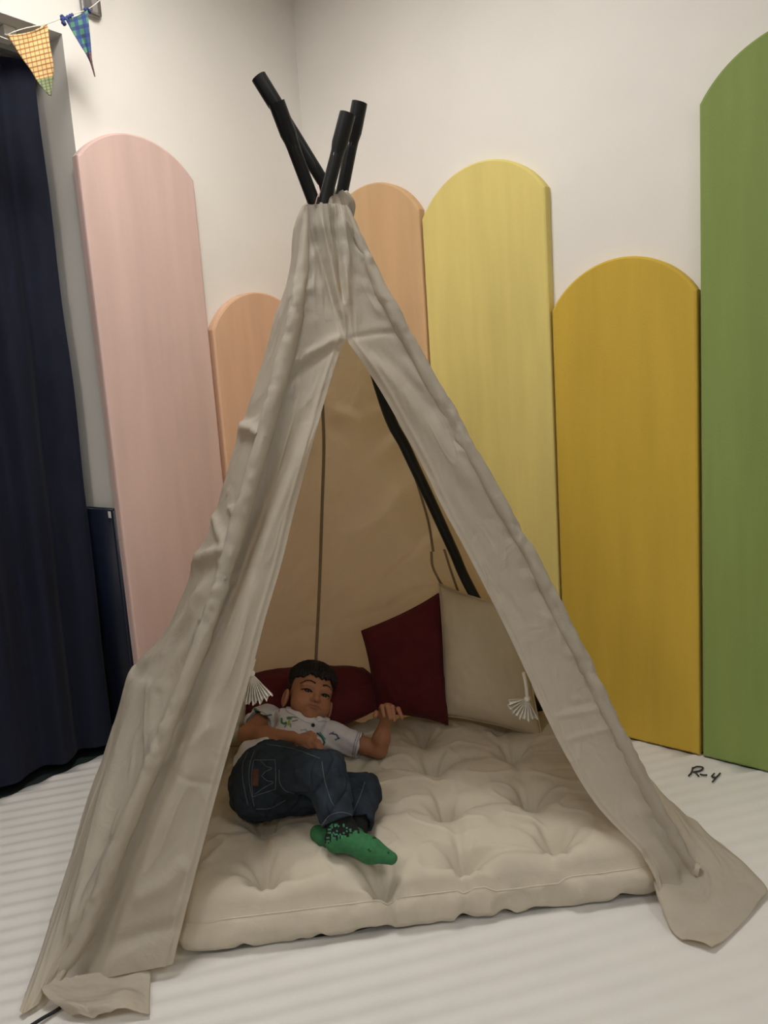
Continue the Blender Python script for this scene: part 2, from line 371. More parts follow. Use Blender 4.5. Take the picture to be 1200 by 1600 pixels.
for kp, kr in (([(97, 24), (98, 33), (101, 38)], 0.0065), ([(97, 30), (105, 27), (113, 23)], 0.005), ([(131, 16), (137, 14), (141, 20)], 0.005)):
    v, f = knot(kp, kr); meshobj('gather', v, f, M_plaid, f2)
tubeobj('string', crv([room(0.16, 2.2, 2.56), fpt(0, 57), fpt(12, 53), fpt(40, 44), fpt(74, 37), fpt(97, 28), fpt(118, 21), fpt(138, 14), fpt(154, 2), room(0.03, 0.93, 2.86)], 60), 0.0016, M_cord, bunt, 6)

# ------------------------------------------------------------------ the tent
tent = thing('teepee_tent', 'cream canvas play teepee on four black poles with open door flaps', 'tent')
def lean(px, yf, m): return [atP(x, y, (0, yf, 0), np.array([0, 1.0, -m])) for x, y in px]
FOOT = dict(FL=np.array([-0.85, 1.585, 0.0]), FR=np.array([0.765, 1.79, 0.0]), BR=np.array([0.61, 2.62, 0.0]), BL=np.array([-0.76, 2.70, 0.0]))
mFL, mFR = (2.08-1.585)/1.88, (2.08-1.79)/1.88
cFL = lean([(508, 312), (482, 420), (446, 590), (356, 880), (298, 1050), (237, 1200), (190, 1310), (132, 1460)], 1.585, mFL)+[FOOT['FL']+np.array([0, 0, 0.0])]
cFR = lean([(489, 312), (584, 450), (636, 530), (742, 720), (848, 910), (982, 1180), (1068, 1340)], 1.79, mFR)+[FOOT['FR']]
cBR = [atY(507, 287, 2.17), atY(597, 617, 2.30), atY(634, 700, 2.34), atY(673, 783, 2.41), atY(708, 860, 2.47), atY(742, 933, 2.525), atY(859, 1140, 2.60), FOOT['BR']]
qBL = atY(533, 308, 2.18); cBL = [qBL]+[qBL*(1-s)+FOOT['BL']*s+np.array([-0.05, 0.02, 0.0])*math.sin(math.pi*s) for s in (0.25, 0.5, 0.75)]+[FOOT['BL']]
tops = dict(FL=atY(543, 178, 2.06), FR=atY(432, 160, 2.0), BR=atY(404, 120, 2.13), BL=atY(562, 160, 2.14))
inset = lambda c: [c[0]]+[p+np.array([0, 0.034, 0]) for p in c[1:-1]]+[c[-1]]
for nm, c in (('FL', inset(cFL)), ('FR', inset(cFR)), ('BR', cBR), ('BL', cBL)):
    tp = tops[nm]; d = (tp-c[0]); L = np.linalg.norm(d); d = d/L
    pole = tubeobj('pole', np.vstack([np.linspace(c[0]+d*(L-0.10), c[0]+d*0.02, 8), crv([c[0]-0.0*d]+c[1:], 80)]), 0.0175, M_pole, tent, 14)
    # widened socket end, open at the top
    a = tp-d*0.115; prof = [(0.0, 0.0172), (0.02, 0.018), (0.04, 0.0215), (0.115, 0.0215), (0.115, 0.0185), (0.03, 0.0185), (0.03, 0.001)]
    v, f = tube([a+d*s for s, _ in prof], [r for _, r in prof], 18, cap=False)
    # rings must face along the pole, whatever the profile does
    x = np.cross(d, [0, 0, 1.0]); x /= np.linalg.norm(x); y = np.cross(d, x)
    v = [a+d*s+r*(math.cos(2*math.pi*k/18)*x+math.sin(2*math.pi*k/18)*y) for s, r in prof for k in range(18)]
    o = meshobj('pole_socket', v, f, M_pole, pole)
    mod = o.modifiers.new('edge', 'EDGE_SPLIT'); mod.split_angle = math.radians(40)

# ridges and creases of the canvas: (polyline seen from the front, height in m, half width in picture pixels)
RIDGES = [
 ([(330, 905), (300, 960), (255, 1020), (215, 1045)], 0.016, 9), ([(345, 930), (300, 1010), (240, 1080), (232, 1190)], 0.014, 10), ([(352, 960), (320, 1030), (285, 1090)], 0.012, 7),
 ([(345, 870), (352, 905), (345, 935)], 0.012, 5), ([(335, 800), (350, 845), (352, 870)], 0.014, 6), ([(300, 873), (330, 868), (352, 862)], 0.016, 9), ([(376, 668), (400, 672), (420, 690)], 0.018, 9),
 ([(360, 790), (372, 815)], 0.010, 5), ([(355, 872), (376, 885)], 0.010, 4), ([(350, 905), (372, 900)], 0.010, 4), ([(330, 935), (372, 905)], 0.010, 5), ([(318, 975), (352, 950)], 0.008, 5),
 ([(215, 1045), (190, 1150), (150, 1300), (110, 1450)], 0.012, 10), ([(232, 1060), (228, 1195)], 0.006, 3), ([(228, 1203), (280, 1212), (342, 1226)], -0.003, 4),
 ([(205, 1262), (180, 1310), (150, 1380), (110, 1470)], 0.016, 9), ([(225, 1215), (190, 1290), (160, 1330), (125, 1400)], -0.012, 8), ([(238, 1203), (262, 1185), (285, 1120)], 0.012, 8), ([(160, 1320), (130, 1400), (100, 1480)], 0.012, 8),
 ([(480, 330), (500, 400), (520, 470), (538, 525)], -0.010, 5), ([(498, 325), (515, 400), (532, 480), (541, 527)], 0.010, 5), ([(520, 322), (530, 400), (537, 480)], -0.010, 5), ([(535, 322), (542, 400), (541, 500)], 0.010, 6), ([(455, 590), (480, 570), (530, 535)], -0.008, 8), ([(470, 560), (510, 540), (538, 527)], 0.009, 8), ([(452, 562), (500, 563)], 0.003, 3),
 ([(545, 530), (580, 523), (625, 517)], -0.004, 4), ([(545, 535), (600, 580), (680, 680), (760, 790)], 0.014, 16), ([(560, 540), (620, 575), (700, 660)], -0.008, 12), ([(620, 560), (700, 650), (790, 780), (850, 900)], 0.010, 12), ([(600, 640), (680, 760), (760, 880), (800, 960)], -0.006, 12),
 ([(860, 1120), (910, 1112), (975, 1100)], 0.0025, 4), ([(872, 1158), (920, 1146), (985, 1128)], 0.0025, 4), ([(880, 1105), (960, 1090)], -0.002, 5),
 ([(500, 640), (430, 800), (350, 990), (300, 1110)], 0.012, 14), ([(480, 640), (400, 830), (330, 1000), (295, 1080)], -0.022, 10), ([(400, 900), (370, 1000), (345, 1080)], 0.008, 12), ([(330, 1100), (300, 1200), (240, 1320)], 0.008, 20), ([(335, 1130), (300, 1160), (262, 1185)], 0.006, 8),
 ([(300, 1340), (260, 1380), (200, 1410)], 0.008, 14), ([(290, 1440), (220, 1460), (150, 1490)], -0.008, 12), ([(180, 1390), (150, 1440), (125, 1490)], 0.012, 8),
 ([(1000, 1330), (1030, 1370), (1060, 1420)], -0.01, 10), ([(980, 1250), (1020, 1320), (1060, 1380)], 0.010, 14),
]
def ridge(G, Nn, lim=None):
    X = proj(G); D = np.zeros(G.shape[:2])
    for poly, amp, wd in RIDGES:
        d, fr = polydist(X, poly)
        D += amp*np.exp(-(d/wd)**2)*np.clip(np.minimum(fr, 1-fr)*6+0.15, 0, 1)
    return D
def cloth(name, curves, nv, nus, label=None, big=0.010, fine=0.004, seed=0.0, ridges=True, pin=(0.06, 0.06), sag=None, mt=None, pucker2=False):
    """sheet through several long curves; folds pushed out along the normal that faces away from the tent's axis"""
    Cs = [np.asarray(c) if len(c) == nv else crv(c, nv) for c in curves]
    rows = []
    m = len(Cs)
    us = np.concatenate([np.linspace(k, k+1, n, endpoint=False) for k, n in enumerate(nus)]+[[m-1]])
    Pn = [2*Cs[0]-Cs[1]]+Cs+[2*Cs[-1]-Cs[-2]]
    G = np.zeros((nv, len(us), 3))
    for j, uu in enumerate(us):
        k = min(int(uu), m-2); t = uu-k; a, b, c, d = Pn[k], Pn[k+1], Pn[k+2], Pn[k+3]
        G[:, j] = 0.5*((2*b)+(-a+c)*t+(2*a-5*b+4*c-d)*t*t+(-a+3*b-3*c+d)*t**3) if m > 2 else b*(1-t)+c*t
    Nn = gridnormals(G); ax = np.array([-0.08, 2.15]); out = G[..., :2]-ax
    sgn = np.sign(Nn[..., 0]*out[..., 0]+Nn[..., 1]*out[..., 1]); s = 1 if np.median(sgn) >= 0 else -1
    Nn = Nn*s
    uu, vv = np.meshgrid(np.linspace(0, 1, len(us)), np.linspace(0, 1, nv))
    wl = np.linalg.norm(Cs[0]-Cs[-1], axis=1)[:, None]
    edge = np.clip(uu*wl/0.10, 0, 1)*np.clip((1-uu)*wl/0.10, 0, 1)
    D = big*fbmgrid(uu*wl*9, vv*2.2, seed)*edge+fine*0.7*fbmgrid(uu*wl*11+vv*2, vv*5-uu*4, seed+5)*(0.4+0.6*edge)
    D += 0.0010*fbmgrid(uu*wl*30+vv*10, vv*30-uu*9, seed+9)
    n1 = fbmgrid(uu*wl*7+vv*5, vv*8-uu*3, seed+13); n2 = fbmgrid(uu*wl*16-vv*7, vv*13+uu*5, seed+17)
    D += fine*0.6*np.clip(1-np.abs(n1)*5, 0, 1)**2*np.clip(n2*2+0.5, 0, 1)
    pu = np.exp(-(uu*wl/0.05)**2)+(np.exp(-((1-uu)*wl/0.05)**2) if pucker2 else 0)
    D += 0.010*pu*fbmgrid(uu*wl*10+vv*14, vv*48, seed+21)*np.clip(n2+0.6, 0, 1)
    if sag is not None: D += sag(uu, vv, wl)
    if ridges: D += ridge(G, Nn)
    G = G+Nn*D[..., None]; G[..., 2] = np.maximum(G[..., 2], 0.004)
    o = gridobj(name, G, mt or M_canvas, tent)
    if label: o['label'] = label
    return o, G
# front plane of the door
AP = atY(500, 312, 2.08)
PN = np.cross(FOOT['FR']-FOOT['FL'], AP-FOOT['FL']); PN /= np.linalg.norm(PN)
if PN[1] < 0: PN = -PN
def door(pts): return [atP(x, y, FOOT['FL']-PN*off, PN) for x, y, off in pts]
mid = [(512, 318, 0.03), (524, 400, 0.02), (536, 480, 0.015), (540, 527, 0.015)]
iL = door(mid+[(531, 548, 0.012), (503, 640, 0.015), (462, 790, 0.02), (440, 880, 0.022), (415, 965, 0.025), (393, 1050, 0.028), (345, 1220, 0.033), (308, 1360, 0.036), (271, 1503, 0.04)])
iR = door(mid+[(560, 560, 0.012), (592, 608, 0.012), (628, 670, 0.013), (661, 730, 0.014), (691, 793, 0.015), (727, 860, 0.016), (763, 930, 0.018), (794, 992, 0.02), (822, 1053, 0.024), (869, 1155, 0.032), (930, 1258, 0.05), (1010, 1345, 0.075)])+[atY(1027, 1392, 1.690)]
# bottom of the left flap sweeps from the pole's foot to the inner corner
NV = 320
aL = crv([p+np.array([0.0, -0.012, 0]) for p in lean([(481, 322), (477, 370), (473, 430), (452, 540)], 1.585, mFL)+cFL[3:-1]]+[atZ(92, 1545, 0.01)], NV)
aR = crv([p+np.array([0.0, -0.008, 0]) for p in lean([(542, 322), (562, 375), (590, 440)], 1.79, mFR)+cFR[2:-1]]+[atZ(1090, 1378, 0.02)], NV)
def groove(uu, vv, wl): return -0.030*np.exp(-((uu*wl-0.055)/0.028)**2)*np.clip((vv-0.2)*4, 0, 1)+0.012*np.sin(np.clip((uu*wl-0.07)/0.35, 0, 1)*math.pi)
def hem(uu, vv, wl): return 0.0035*np.exp(-(((1-uu)*wl-0.018)/0.006)**2)
fl, GL = cloth('door_flap', [aL, iL], NV, [120], 'left door flap', 0.010, 0.004, 1.0, sag=lambda u, v, w: groove(u, v, w)+hem(u, v, w))
fr_, GR = cloth('door_flap', [aR, iR], NV, [110], 'right door flap', 0.008, 0.004, 2.0, sag=lambda u, v, w: hem(u, v, w)+0.006*np.sin(np.clip(u*w/0.3, 0, 1)*math.pi))
# left side: pole, loose fold seen as the outline, hidden back pole
B_px = [(476, 322, 2.12), (460, 359, 2.13), (455, 410, 2.14), (441, 461, 2.16), (429, 500, 2.18), (416, 557, 2.21), (395, 620, 2.24), (383, 660, 2.26), (374, 672, 2.265), (368, 700, 2.27), (353, 744, 2.29), (341, 785, 2.31), (327, 823, 2.33), (311, 862, 2.34), (300, 874, 2.345), (296, 898, 2.35), (285, 931, 2.36), (259, 990, 2.36), (219, 1038, 2.32), (203, 1052, 2.28), (190, 1100, 2.21), (167, 1170, 2.10), (146, 1230, 2.0), (122, 1320, 1.87), (100, 1400, 1.75), (76, 1480, 1.64)]
B_ = [atY(*p) for p in B_px]+[atZ(58, 1535, 0.012)]
cBLo = [p+np.array([-0.02, 0.02, 0]) for p in cBL]
left, GS = cloth('side_canvas', [aL, B_, cBLo], 300, [90, 50], 'left side canvas', 0.012, 0.006, 3.0)
# right side and back
bRo = [p+np.array([0.06, 0.05, 0])*k for p, k in zip(cBR, (0.4, 0.9, 1, 1, 1, 1, 1, 1))]
cloth('side_canvas', [aR, [p+np.array([0.02, 0.0, 0]) for p in crv([a*0.5+b*0.5 for a, b in zip(crv(cFR, 20), crv(bRo, 20))], 20)], bRo], 160, [36, 36], 'right side canvas', 0.012, 0.004, 4.0, ridges=False)
midb = [a*0.5+b*0.5+np.array([0, 0.04*math.sin(math.pi*min(1, k/12)), 0]) for k, (a, b) in enumerate(zip(crv(cBLo, 20), crv(bRo, 20)))]
BACKR = [([(400, 1010), (470, 985), (560, 965), (680, 930)], 0.010, 9), ([(505, 830), (560, 835), (620, 800)], 0.006, 9), ([(430, 940), (500, 880), (560, 800)], 0.008, 12), ([(520, 640), (560, 660), (600, 640)], 0.008, 10), ([(590, 900), (650, 850), (690, 800)], -0.009, 12), ([(440, 960), (520, 900), (600, 810), (640, 750)], 0.012, 16), ([(470, 1000), (560, 940), (640, 880), (690, 830)], 0.012, 14), ([(440, 1010), (540, 960), (690, 900)], -0.010, 12), ([(540, 760), (600, 700), (640, 680)], 0.010, 14), ([(510, 660), (570, 690), (620, 660)], -0.008, 12), ([(420, 985), (500, 930)], 0.008, 12), ([(600, 950), (680, 920), (700, 910)], 0.010, 12)]
sv = RIDGES; RIDGES = BACKR
bk, GB = cloth('back_canvas', [cBLo, midb, bRo], 160, [60, 60], 'back canvas', 0.012, 0.004, 6.0)
RIDGES = sv
# pole sleeves with puckered cloth
def sleeve(c, r0, seed, n=260, seg=18, z0=0.05):
    P = crv(c, n); vs, fs = tube(P, np.interp(np.linspace(0, 1, n), [0, 0.12, 1], [r0*0.35, r0, r0]), seg, cap=False); vs = np.array(vs).reshape(n, seg, 3)
    for i in range(n):
        s = i/n*9
        for k in range(seg):
            th = 2*math.pi*k/seg
            d = 0.005*noise.noise(Vector((math.cos(th)*1.2+s*1.1, math.sin(th)*1.2, s*2.4+seed)))+0.006*noise.noise(Vector((math.cos(th)*1.6+s*2, math.sin(th)*1.6+s*3, s*8+seed)))*max(0, min(1, noise.noise(Vector((s*1.2, seed, 3)))*2+0.7))
            q = vs[i, k]-P[i]; vs[i, k] = P[i]+q*(1+d/r0)
    return meshobj('pole_sleeve', vs.reshape(-1, 3), fs, M_canvas, tent)
sleeve([p+np.array([0, -0.006, 0.0]) for p in lean([(481, 325), (477, 370), (472, 430), (450, 545)], 1.585, mFL)]+[p+np.array([0, -0.006, 0.0]) for p in cFL[3:-1]]+[FOOT['FL']+np.array([-0.004, -0.01, 0.012])], 0.0215, 3.0)
sleeve([p+np.array([0, -0.004, 0.0]) for p in lean([(541, 325), (562, 375), (590, 442)], 1.79, mFR)]+[p+np.array([0, -0.004, 0.0]) for p in cFR[2:-1]]+[FOOT['FR']+np.array([0, -0.01, 0.03])], 0.0205, 8.0)
# gathered collar under the crossing
def collar():
    n, seg = 200, 14; c = atY(511, 322, 2.115); G = np.zeros((seg, n, 3))
    for j in range(n):
        th = 2*math.pi*j/(n-1); ru = 0.006*math.sin(th*17)+0.005*noise.noise(Vector((math.cos(th)*4, math.sin(th)*4, 3)))*2
        for i in range(seg):
            a = i/(seg-1); rr = 0.050+0.010*math.sin(a*math.pi*1.3)+ru*(0.5+a)+0.012*a
            G[i, j] = c+np.array([rr*1.05*math.cos(th), rr*0.85*math.sin(th), 0.022-0.075*a+0.004*math.sin(th*9+1)+0.012*math.cos(th-0.6)])
    o = gridobj('gathered_collar', G, M_canvas, tent); o.modifiers.new('thick', 'SOLIDIFY').thickness = 0.003
    P = [c+np.array([0.064*math.cos(t), 0.054*math.sin(t), 0.004+0.012*math.cos(t-0.6)]) for t in np.linspace(0, 2*math.pi, 60)]
    return o
collar()
tubeobj('drawstring', crv([atY(492, 322, 2.05), atY(496, 308, 2.05), atY(499, 300, 2.06), atY(497, 290, 2.08)], 14), 0.0016, mat('pink cord', (0.55, 0.32, 0.33), 0.8, 0.05), tent, 6)
# hems lying on the floor
def tail(name, ctrl, nu, nv, amp, seed, label):
    Cn = [crv(r, nu) for r in ctrl]; G = np.stack([crv([c[i] for c in Cn], nv) for i in range(nu)], 1)
    uu, vv = np.meshgrid(np.linspace(0, 3, nu), np.linspace(0, 3, nv))
    G[..., 2] += amp*np.clip(fbmgrid(uu*1.1, vv*1.1, seed)+0.15, 0, 1)+0.12*amp*fbmgrid(uu*4, vv*4, seed+3)
    G[..., 2] = np.maximum(G[..., 2], 0.004)
    o = gridobj(name, G, M_canvas, tent); o['label'] = label; o.modifiers.new('thick', 'SOLIDIFY').thickness = 0.0015; return o
def zs(l): return [atZ(x, y, z) for x, y, z in l]
tail('hem_tail', [zs([(1018, 1372, 0.050), (1048, 1368, 0.030), (1078, 1366, 0.014), (1056, 1312, 0.016), (1014, 1222, 0.008)]),
                  zs([(1029, 1412, 0.030), (1060, 1410, 0.034), (1100, 1394, 0.026), (1092, 1338, 0.024), (1050, 1254, 0.008)]),
                  zs([(1050, 1455, 0.006), (1090, 1440, 0.01), (1130, 1400, 0.014), (1120, 1345, 0.018), (1090, 1290, 0.008)]),
                  zs([(1075, 1473, 0.004), (1120, 1452, 0.006), (1165, 1405, 0.012), (1155, 1355, 0.02), (1110, 1308, 0.006)]),
                  zs([(1112, 1485, 0.004), (1140, 1463, 0.004), (1188, 1410, 0.004), (1194, 1383, 0.008), (1128, 1322, 0.004)])], 60, 60, 0.022, 2.6, 'right hem spread on the floor')
tail('hem_tail', [zs([(66, 1520, 0.03), (120, 1525, 0.02), (180, 1520, 0.015), (236, 1512, 0.012)]), zs([(66, 1550, 0.03), (110, 1556, 0.018), (178, 1548, 0.012), (235, 1535, 0.006)]),
                  zs([(84, 1568, 0.02), (125, 1572, 0.025), (166, 1566, 0.032), (234, 1560, 0.006)]), zs([(112, 1588, 0.006), (140, 1594, 0.004), (168, 1582, 0.02), (234, 1586, 0.004)])], 60, 40, 0.016, 5.0, 'left hem tucked on the floor')
# seams on the inside of the back canvas
bvhB = BVHTree.FromPolygons([V(p) for p in GB.reshape(-1, 3)], [tuple(p.vertices) for p in bk.data.polygons])
def hitpx(bvh, x, y):
    v = ray(x, y); v = v/np.linalg.norm(v); h = bvh.ray_cast(V(CAM), V(v)); return (np.array(h[0]), np.array(h[1])) if h[0] is not None else (None, None)
def seam(px, wpx, name, n=50):
    P = crv([(x, y, 0) for x, y in px], n); L = []
    for x, y, _ in P:
        a, _n = hitpx(bvhB, x-wpx/2, y); b_, _n = hitpx(bvhB, x+wpx/2, y)
        if a is None or b_ is None: continue
        tc = (CAM-a)/np.linalg.norm(CAM-a); L.append([a+tc*0.004, (a+b_)/2+tc*0.006, b_+tc*0.004])
    if len(L) > 3: gridobj(name, np.array(L), M_seam_shade, tent)
seam([(504, 632), (506, 700), (503, 800), (499, 920), (494, 1022), (492, 1060)], 5, 'seam')
seam([(624, 680), (645, 735), (668, 810), (677, 862)], 4, 'seam'); seam([(674, 862), (676, 885), (687, 908), (695, 920)], 4, 'seam'); seam([(694, 858), (704, 890), (716, 925)], 4, 'seam')
# ruffled ends of the tie-backs
def ruffle(c, spread, length, a0, a1, npl=9, seed=0):
    """fan of pleats that opens from a knot at c; angles in the picture plane, 0 = right, 90 = down"""
    n = npl*8; rows = 14; G = np.zeros((rows, n, 3))
    for i in range(rows):
        r = i/(rows-1)
        for j in range(n):
            s = j/(n-1); th = math.radians(a0+(a1-a0)*s); R = (0.006+length*r)*(1+0.06*math.sin(s*31+seed))
            dep = 0.014*r*math.sin(s*npl*2*math.pi)
            G[i, j] = c+IX*R*math.cos(th)+IY*R*math.sin(th)-FW*(dep+0.01*r)
    return G
for (px, py, Yv, a0, a1, L, cord, lb) in ((393, 1052, 1.80, 42, 104, 0.068, [(397, 1030), (393, 1045), (391, 1056)], 'ruffled tie of the left flap'), (824, 1092, 1.97, 60, 178, 0.050, [(818, 1050), (822, 1072), (824, 1092)], 'ruffled tie of the right flap')):
    c = atY(px, py, Yv); o = gridobj('tie_back', ruffle(c, 1, L, a0, a1), M_cord, tent); o['label'] = lb; o.modifiers.new('thick', 'SOLIDIFY').thickness = 0.0015
    tubeobj('tie_cord', crv([atY(x, y, Yv+0.004) for x, y in cord], 16), 0.005, M_cord, o, 8)
    tubeobj('tie_knot', [c+IY*s for s in (-0.008, -0.003, 0.003, 0.008)], [0.004, 0.009, 0.009, 0.004], M_cord, o, 10)
# black cable beside the left hem
tag(tubeobj('cable', crv([atZ(40, 1608, 0.006), atZ(65, 1592, 0.006), atZ(86, 1580, 0.006), atZ(100, 1570, 0.008)], 20), 0.004, M_black), 'short black cable end on the foam by the left hem', 'cable')

# ------------------------------------------------------------------ floor mattress
TUFT = [(-0.365, 1.72), (-0.075, 1.69), (0.146, 1.745), (0.39, 1.785), (-0.40, 1.955), (-0.14, 1.95), (0.118, 1.967), (0.363, 1.99), (-0.42, 2.2), (-0.16, 2.21), (0.10, 2.22), (0.364, 2.275), (-0.28, 2.44), (0.078, 2.43), (0.36, 2.47)]
LINKS = [(0, 4), (1, 5), (2, 6), (3, 7), (4, 5), (5, 6), (6, 7), (6, 10), (7, 11), (10, 11), (10, 13), (4, 8), (8, 9), (9, 10), (1, 2), (2, 3), (0, 1)]
MC = [np.array(p) for p in ((-0.565, 1.635), (0.640, 1.735), (0.58, 2.60), (-0.62, 2.58))]
def mplan(u, v): return (MC[0]*(1-u)+MC[1]*u)*(1-v)+(MC[3]*(1-u)+MC[2]*u)*v
def mtop(x, y):
    h = 0.172; 
    for tx, ty in TUFT: h -= 0.050*math.exp(-((x-tx)**2+(y-ty)**2)/0.0022)+0.018*math.exp(-((x-tx)**2+(y-ty)**2)/0.012)
    for i, j in LINKS:
        a, b = TUFT[i], TUFT[j]; dx, dy = b[0]-a[0], b[1]-a[1]; t = max(0, min(1, ((x-a[0])*dx+(y-a[1])*dy)/(dx*dx+dy*dy)))
        d2 = (x-a[0]-t*dx)**2+(y-a[1]-t*dy)**2; h -= 0.014*math.exp(-d2/0.0006)
    # creases fan out of each tuft
    for tx, ty in TUFT:
        r = math.hypot(x-tx, y-ty)
        if r < 0.16: h += 0.0075*math.sin(math.atan2(y-ty, x-tx)*8+tx*20+2.5*noise.noise(Vector((x*14, y*14, 2))))*math.exp(-(r/0.075)**2)*min(1, r/0.02)
    n1 = noise.noise(Vector((x*7+2*y, y*9, 5)))
    return h+0.007*noise.noise(Vector((x*9, y*9, 0)))+0.006*max(0, 1-abs(n1)*6)**2+0.003*noise.noise(Vector((x*30, y*22, 3)))
def mattress():
    n = 560; rings = []; R = []
    # perimeter of a rounded square in (u,v)
    per = []
    for k in range(n):
        th = 2*math.pi*k/n; c, s = math.cos(th), math.sin(th); p = 26.0
        r = (abs(c)**p+abs(s)**p)**(-1/p); per.append((c*r, s*r))
    seamz = 0.086; dip = [0.0]*n
    nt = 90
    def pinch(k): 
        s = k/n*40; return 0.5+0.5*noise.noise(Vector((math.cos(2*math.pi*k/n)*9, math.sin(2*math.pi*k/n)*9, 4)))
    for i in range(nt):
        f = (i/(nt-1))**0.8; row = []
        for k, (a, b_) in enumerate(per):
            x, y = mplan(0.5+0.5*a*f, 0.5+0.5*b_*f)
            e = max(0, (f-0.89)/0.11); ez = math.sqrt(max(0, 1-e**2.2))
            pk0 = max(0, noise.noise(Vector((math.cos(2*math.pi*k/n)*11, math.sin(2*math.pi*k/n)*11, 4.4)))-0.12)
            sc = 0.010*math.sin(k*0.35+3*noise.noise(Vector((k*0.03, 1, 1))))*e*(1-e)*2-0.05*min(pk0, 0.3)*max(0, (f-0.72)/0.28)
            row.append((x, y, seamz+(mtop(x, y)-seamz)*ez+sc)); dip[k] = sc
        rings.append(row)
    ns = 16
    for i in range(1, ns+1):
        q = i/ns; row = []
        for k, (a, b_) in enumerate(per):
            pk = max(0, noise.noise(Vector((math.cos(2*math.pi*k/n)*11, math.sin(2*math.pi*k/n)*11, 4.4)))-0.18)
            bul = 0.018*math.sin(q*math.pi)**0.7-0.065*min(pk, 0.3)*math.sin(q*math.pi)-0.02*max(0, q-0.75)+0.007*noise.noise(Vector((k*0.22, q*2, 3)))
            f = 1+bul/0.55
            x, y = mplan(0.5+0.5*a*f, 0.5+0.5*b_*f)
            low = 0.002+0.030*max(0, noise.noise(Vector((math.cos(2*math.pi*k/n)*14, math.sin(2*math.pi*k/n)*14, 8.4))))
            row.append((x, y, (seamz+dip[k])*(1-q)+low*q))
        rings.append(row)
    vs = [p for r in rings for p in r]; fs = []
    for i in range(len(rings)-1):
        for k in range(n): fs.append((i*n+k, i*n+(k+1) % n, (i+1)*n+(k+1) % n, (i+1)*n+k))
    fs.append(tuple((len(rings)-1)*n+k for k in range(n))[::-1])
    o = meshobj('floor_mattress', vs, fs, M_futon)
    sp = [np.array(p) for p in rings[nt-1]]; sp.append(sp[0])
    v, f = tube(np.array(sp)[::2], 0.0022, 6, cap=False); meshobj('seam', v, f, M_futon, o)
    for tx, ty in TUFT:
        z = mtop(tx, ty); pts = [np.array([tx-0.007, ty, z+0.001]), np.array([tx, ty+0.002, z+0.004]), np.array([tx+0.007, ty, z+0.001])]
        tubeobj('tuft_stitch', crv(pts, 6), 0.0018, M_beige, o, 6)
    return o
tag(mattress(), 'thick cream tufted floor mattress lying inside the tent', 'mattress')

# ------------------------------------------------------------------ cushions
def cushion(name, quad4, thick, mt, label, seed, n=44, pinch=0.10):
    """quad4: corners top left, top right, bottom right, bottom left"""
    tl, tr, br, bl = [np.asarray(p) for p in quad4]; ez = np.cross((tr-tl)+(br-bl), (tl-bl)+(tr-br)); ez = ez/np.linalg.norm(ez)
    vs = []; top = {}; bot = {}
    g = np.linspace(-1, 1, n)
    for i, a in enumerate(g):
        for j, b_ in enumerate(g):
            pa = a*(1-pinch*(1-b_*b_)*(a*a)); pb = b_*(1-pinch*(1-a*a)*(b_*b_))
            h = thick*(max(0, (1-a**4))*max(0, (1-b_**4)))**0.55*(0.85+0.15*math.cos(a*1.2)*math.cos(b_*1.2))
            h *= 1+0.10*noise.noise(Vector((a*2.2, b_*2.2, seed)))
            rim = 1 if (i in (0, n-1) or j in (0, n-1)) else 0
            wr = 0.004*noise.noise(Vector((a*6, b_*6, seed+4)))*(1-rim)
            su, sv_ = (pa+1)/2, (pb+1)/2; p = (tl*(1-su)+tr*su)*sv_+(bl*(1-su)+br*su)*(1-sv_)
            if rim: top[i, j] = bot[i, j] = len(vs); vs.append(p)
            else:
                top[i, j] = len(vs); vs.append(p+ez*(h+wr)); bot[i, j] = len(vs); vs.append(p-ez*(h+wr))
    fs = []
    for i in range(n-1):
        for j in range(n-1):
            fs.append((top[i, j], top[i+1, j], top[i+1, j+1], top[i, j+1])); fs.append((bot[i, j], bot[i, j+1], bot[i+1, j+1], bot[i+1, j]))
    o = meshobj(name, vs, fs, mt)
    rimk = [(i, 0) for i in range(n)]+[(n-1, j) for j in range(1, n)]+[(i, n-1) for i in range(n-2, -1, -1)]+[(0, j) for j in range(n-2, -1, -1)]
    v, f = tube(np.array([vs[top[k]] for k in rimk]), 0.0028, 6, cap=False); meshobj('piping', v, f, mt, o)
    return tag(o, label, 'cushion', 'cushions in the tent')
cushion('cushion', (atY(386, 1056, 2.60), atY(567, 1044, 2.60), atY(590, 1108, 2.47), atY(400, 1168, 2.36)), 0.064, M_maroon, "maroon cushion lying under the child's head", 1, pinch=-0.16)
cushion('cushion', (atY(565, 986, 2.55), atY(693, 922, 2.58), atY(700, 1132, 2.45), atY(588, 1114, 2.48)), 0.055, M_maroon, 'maroon cushion standing upright in the middle of the back', 2, pinch=0.06)
cushion('cushion', (atY(686, 912, 2.54), atY(814, 950, 2.46), atY(848, 1154, 2.36), atY(694, 1118, 2.48)), 0.055, M_beige, 'beige cushion leaning against the back pole on the right', 3, pinch=0.05)
cushion('cushion', (atY(296, 1078, 2.40), atY(388, 1078, 2.48), atY(384, 1165, 2.36), atY(296, 1185, 2.22)), 0.05, M_beige, "beige cushion behind the left door flap by the child's elbow", 4)

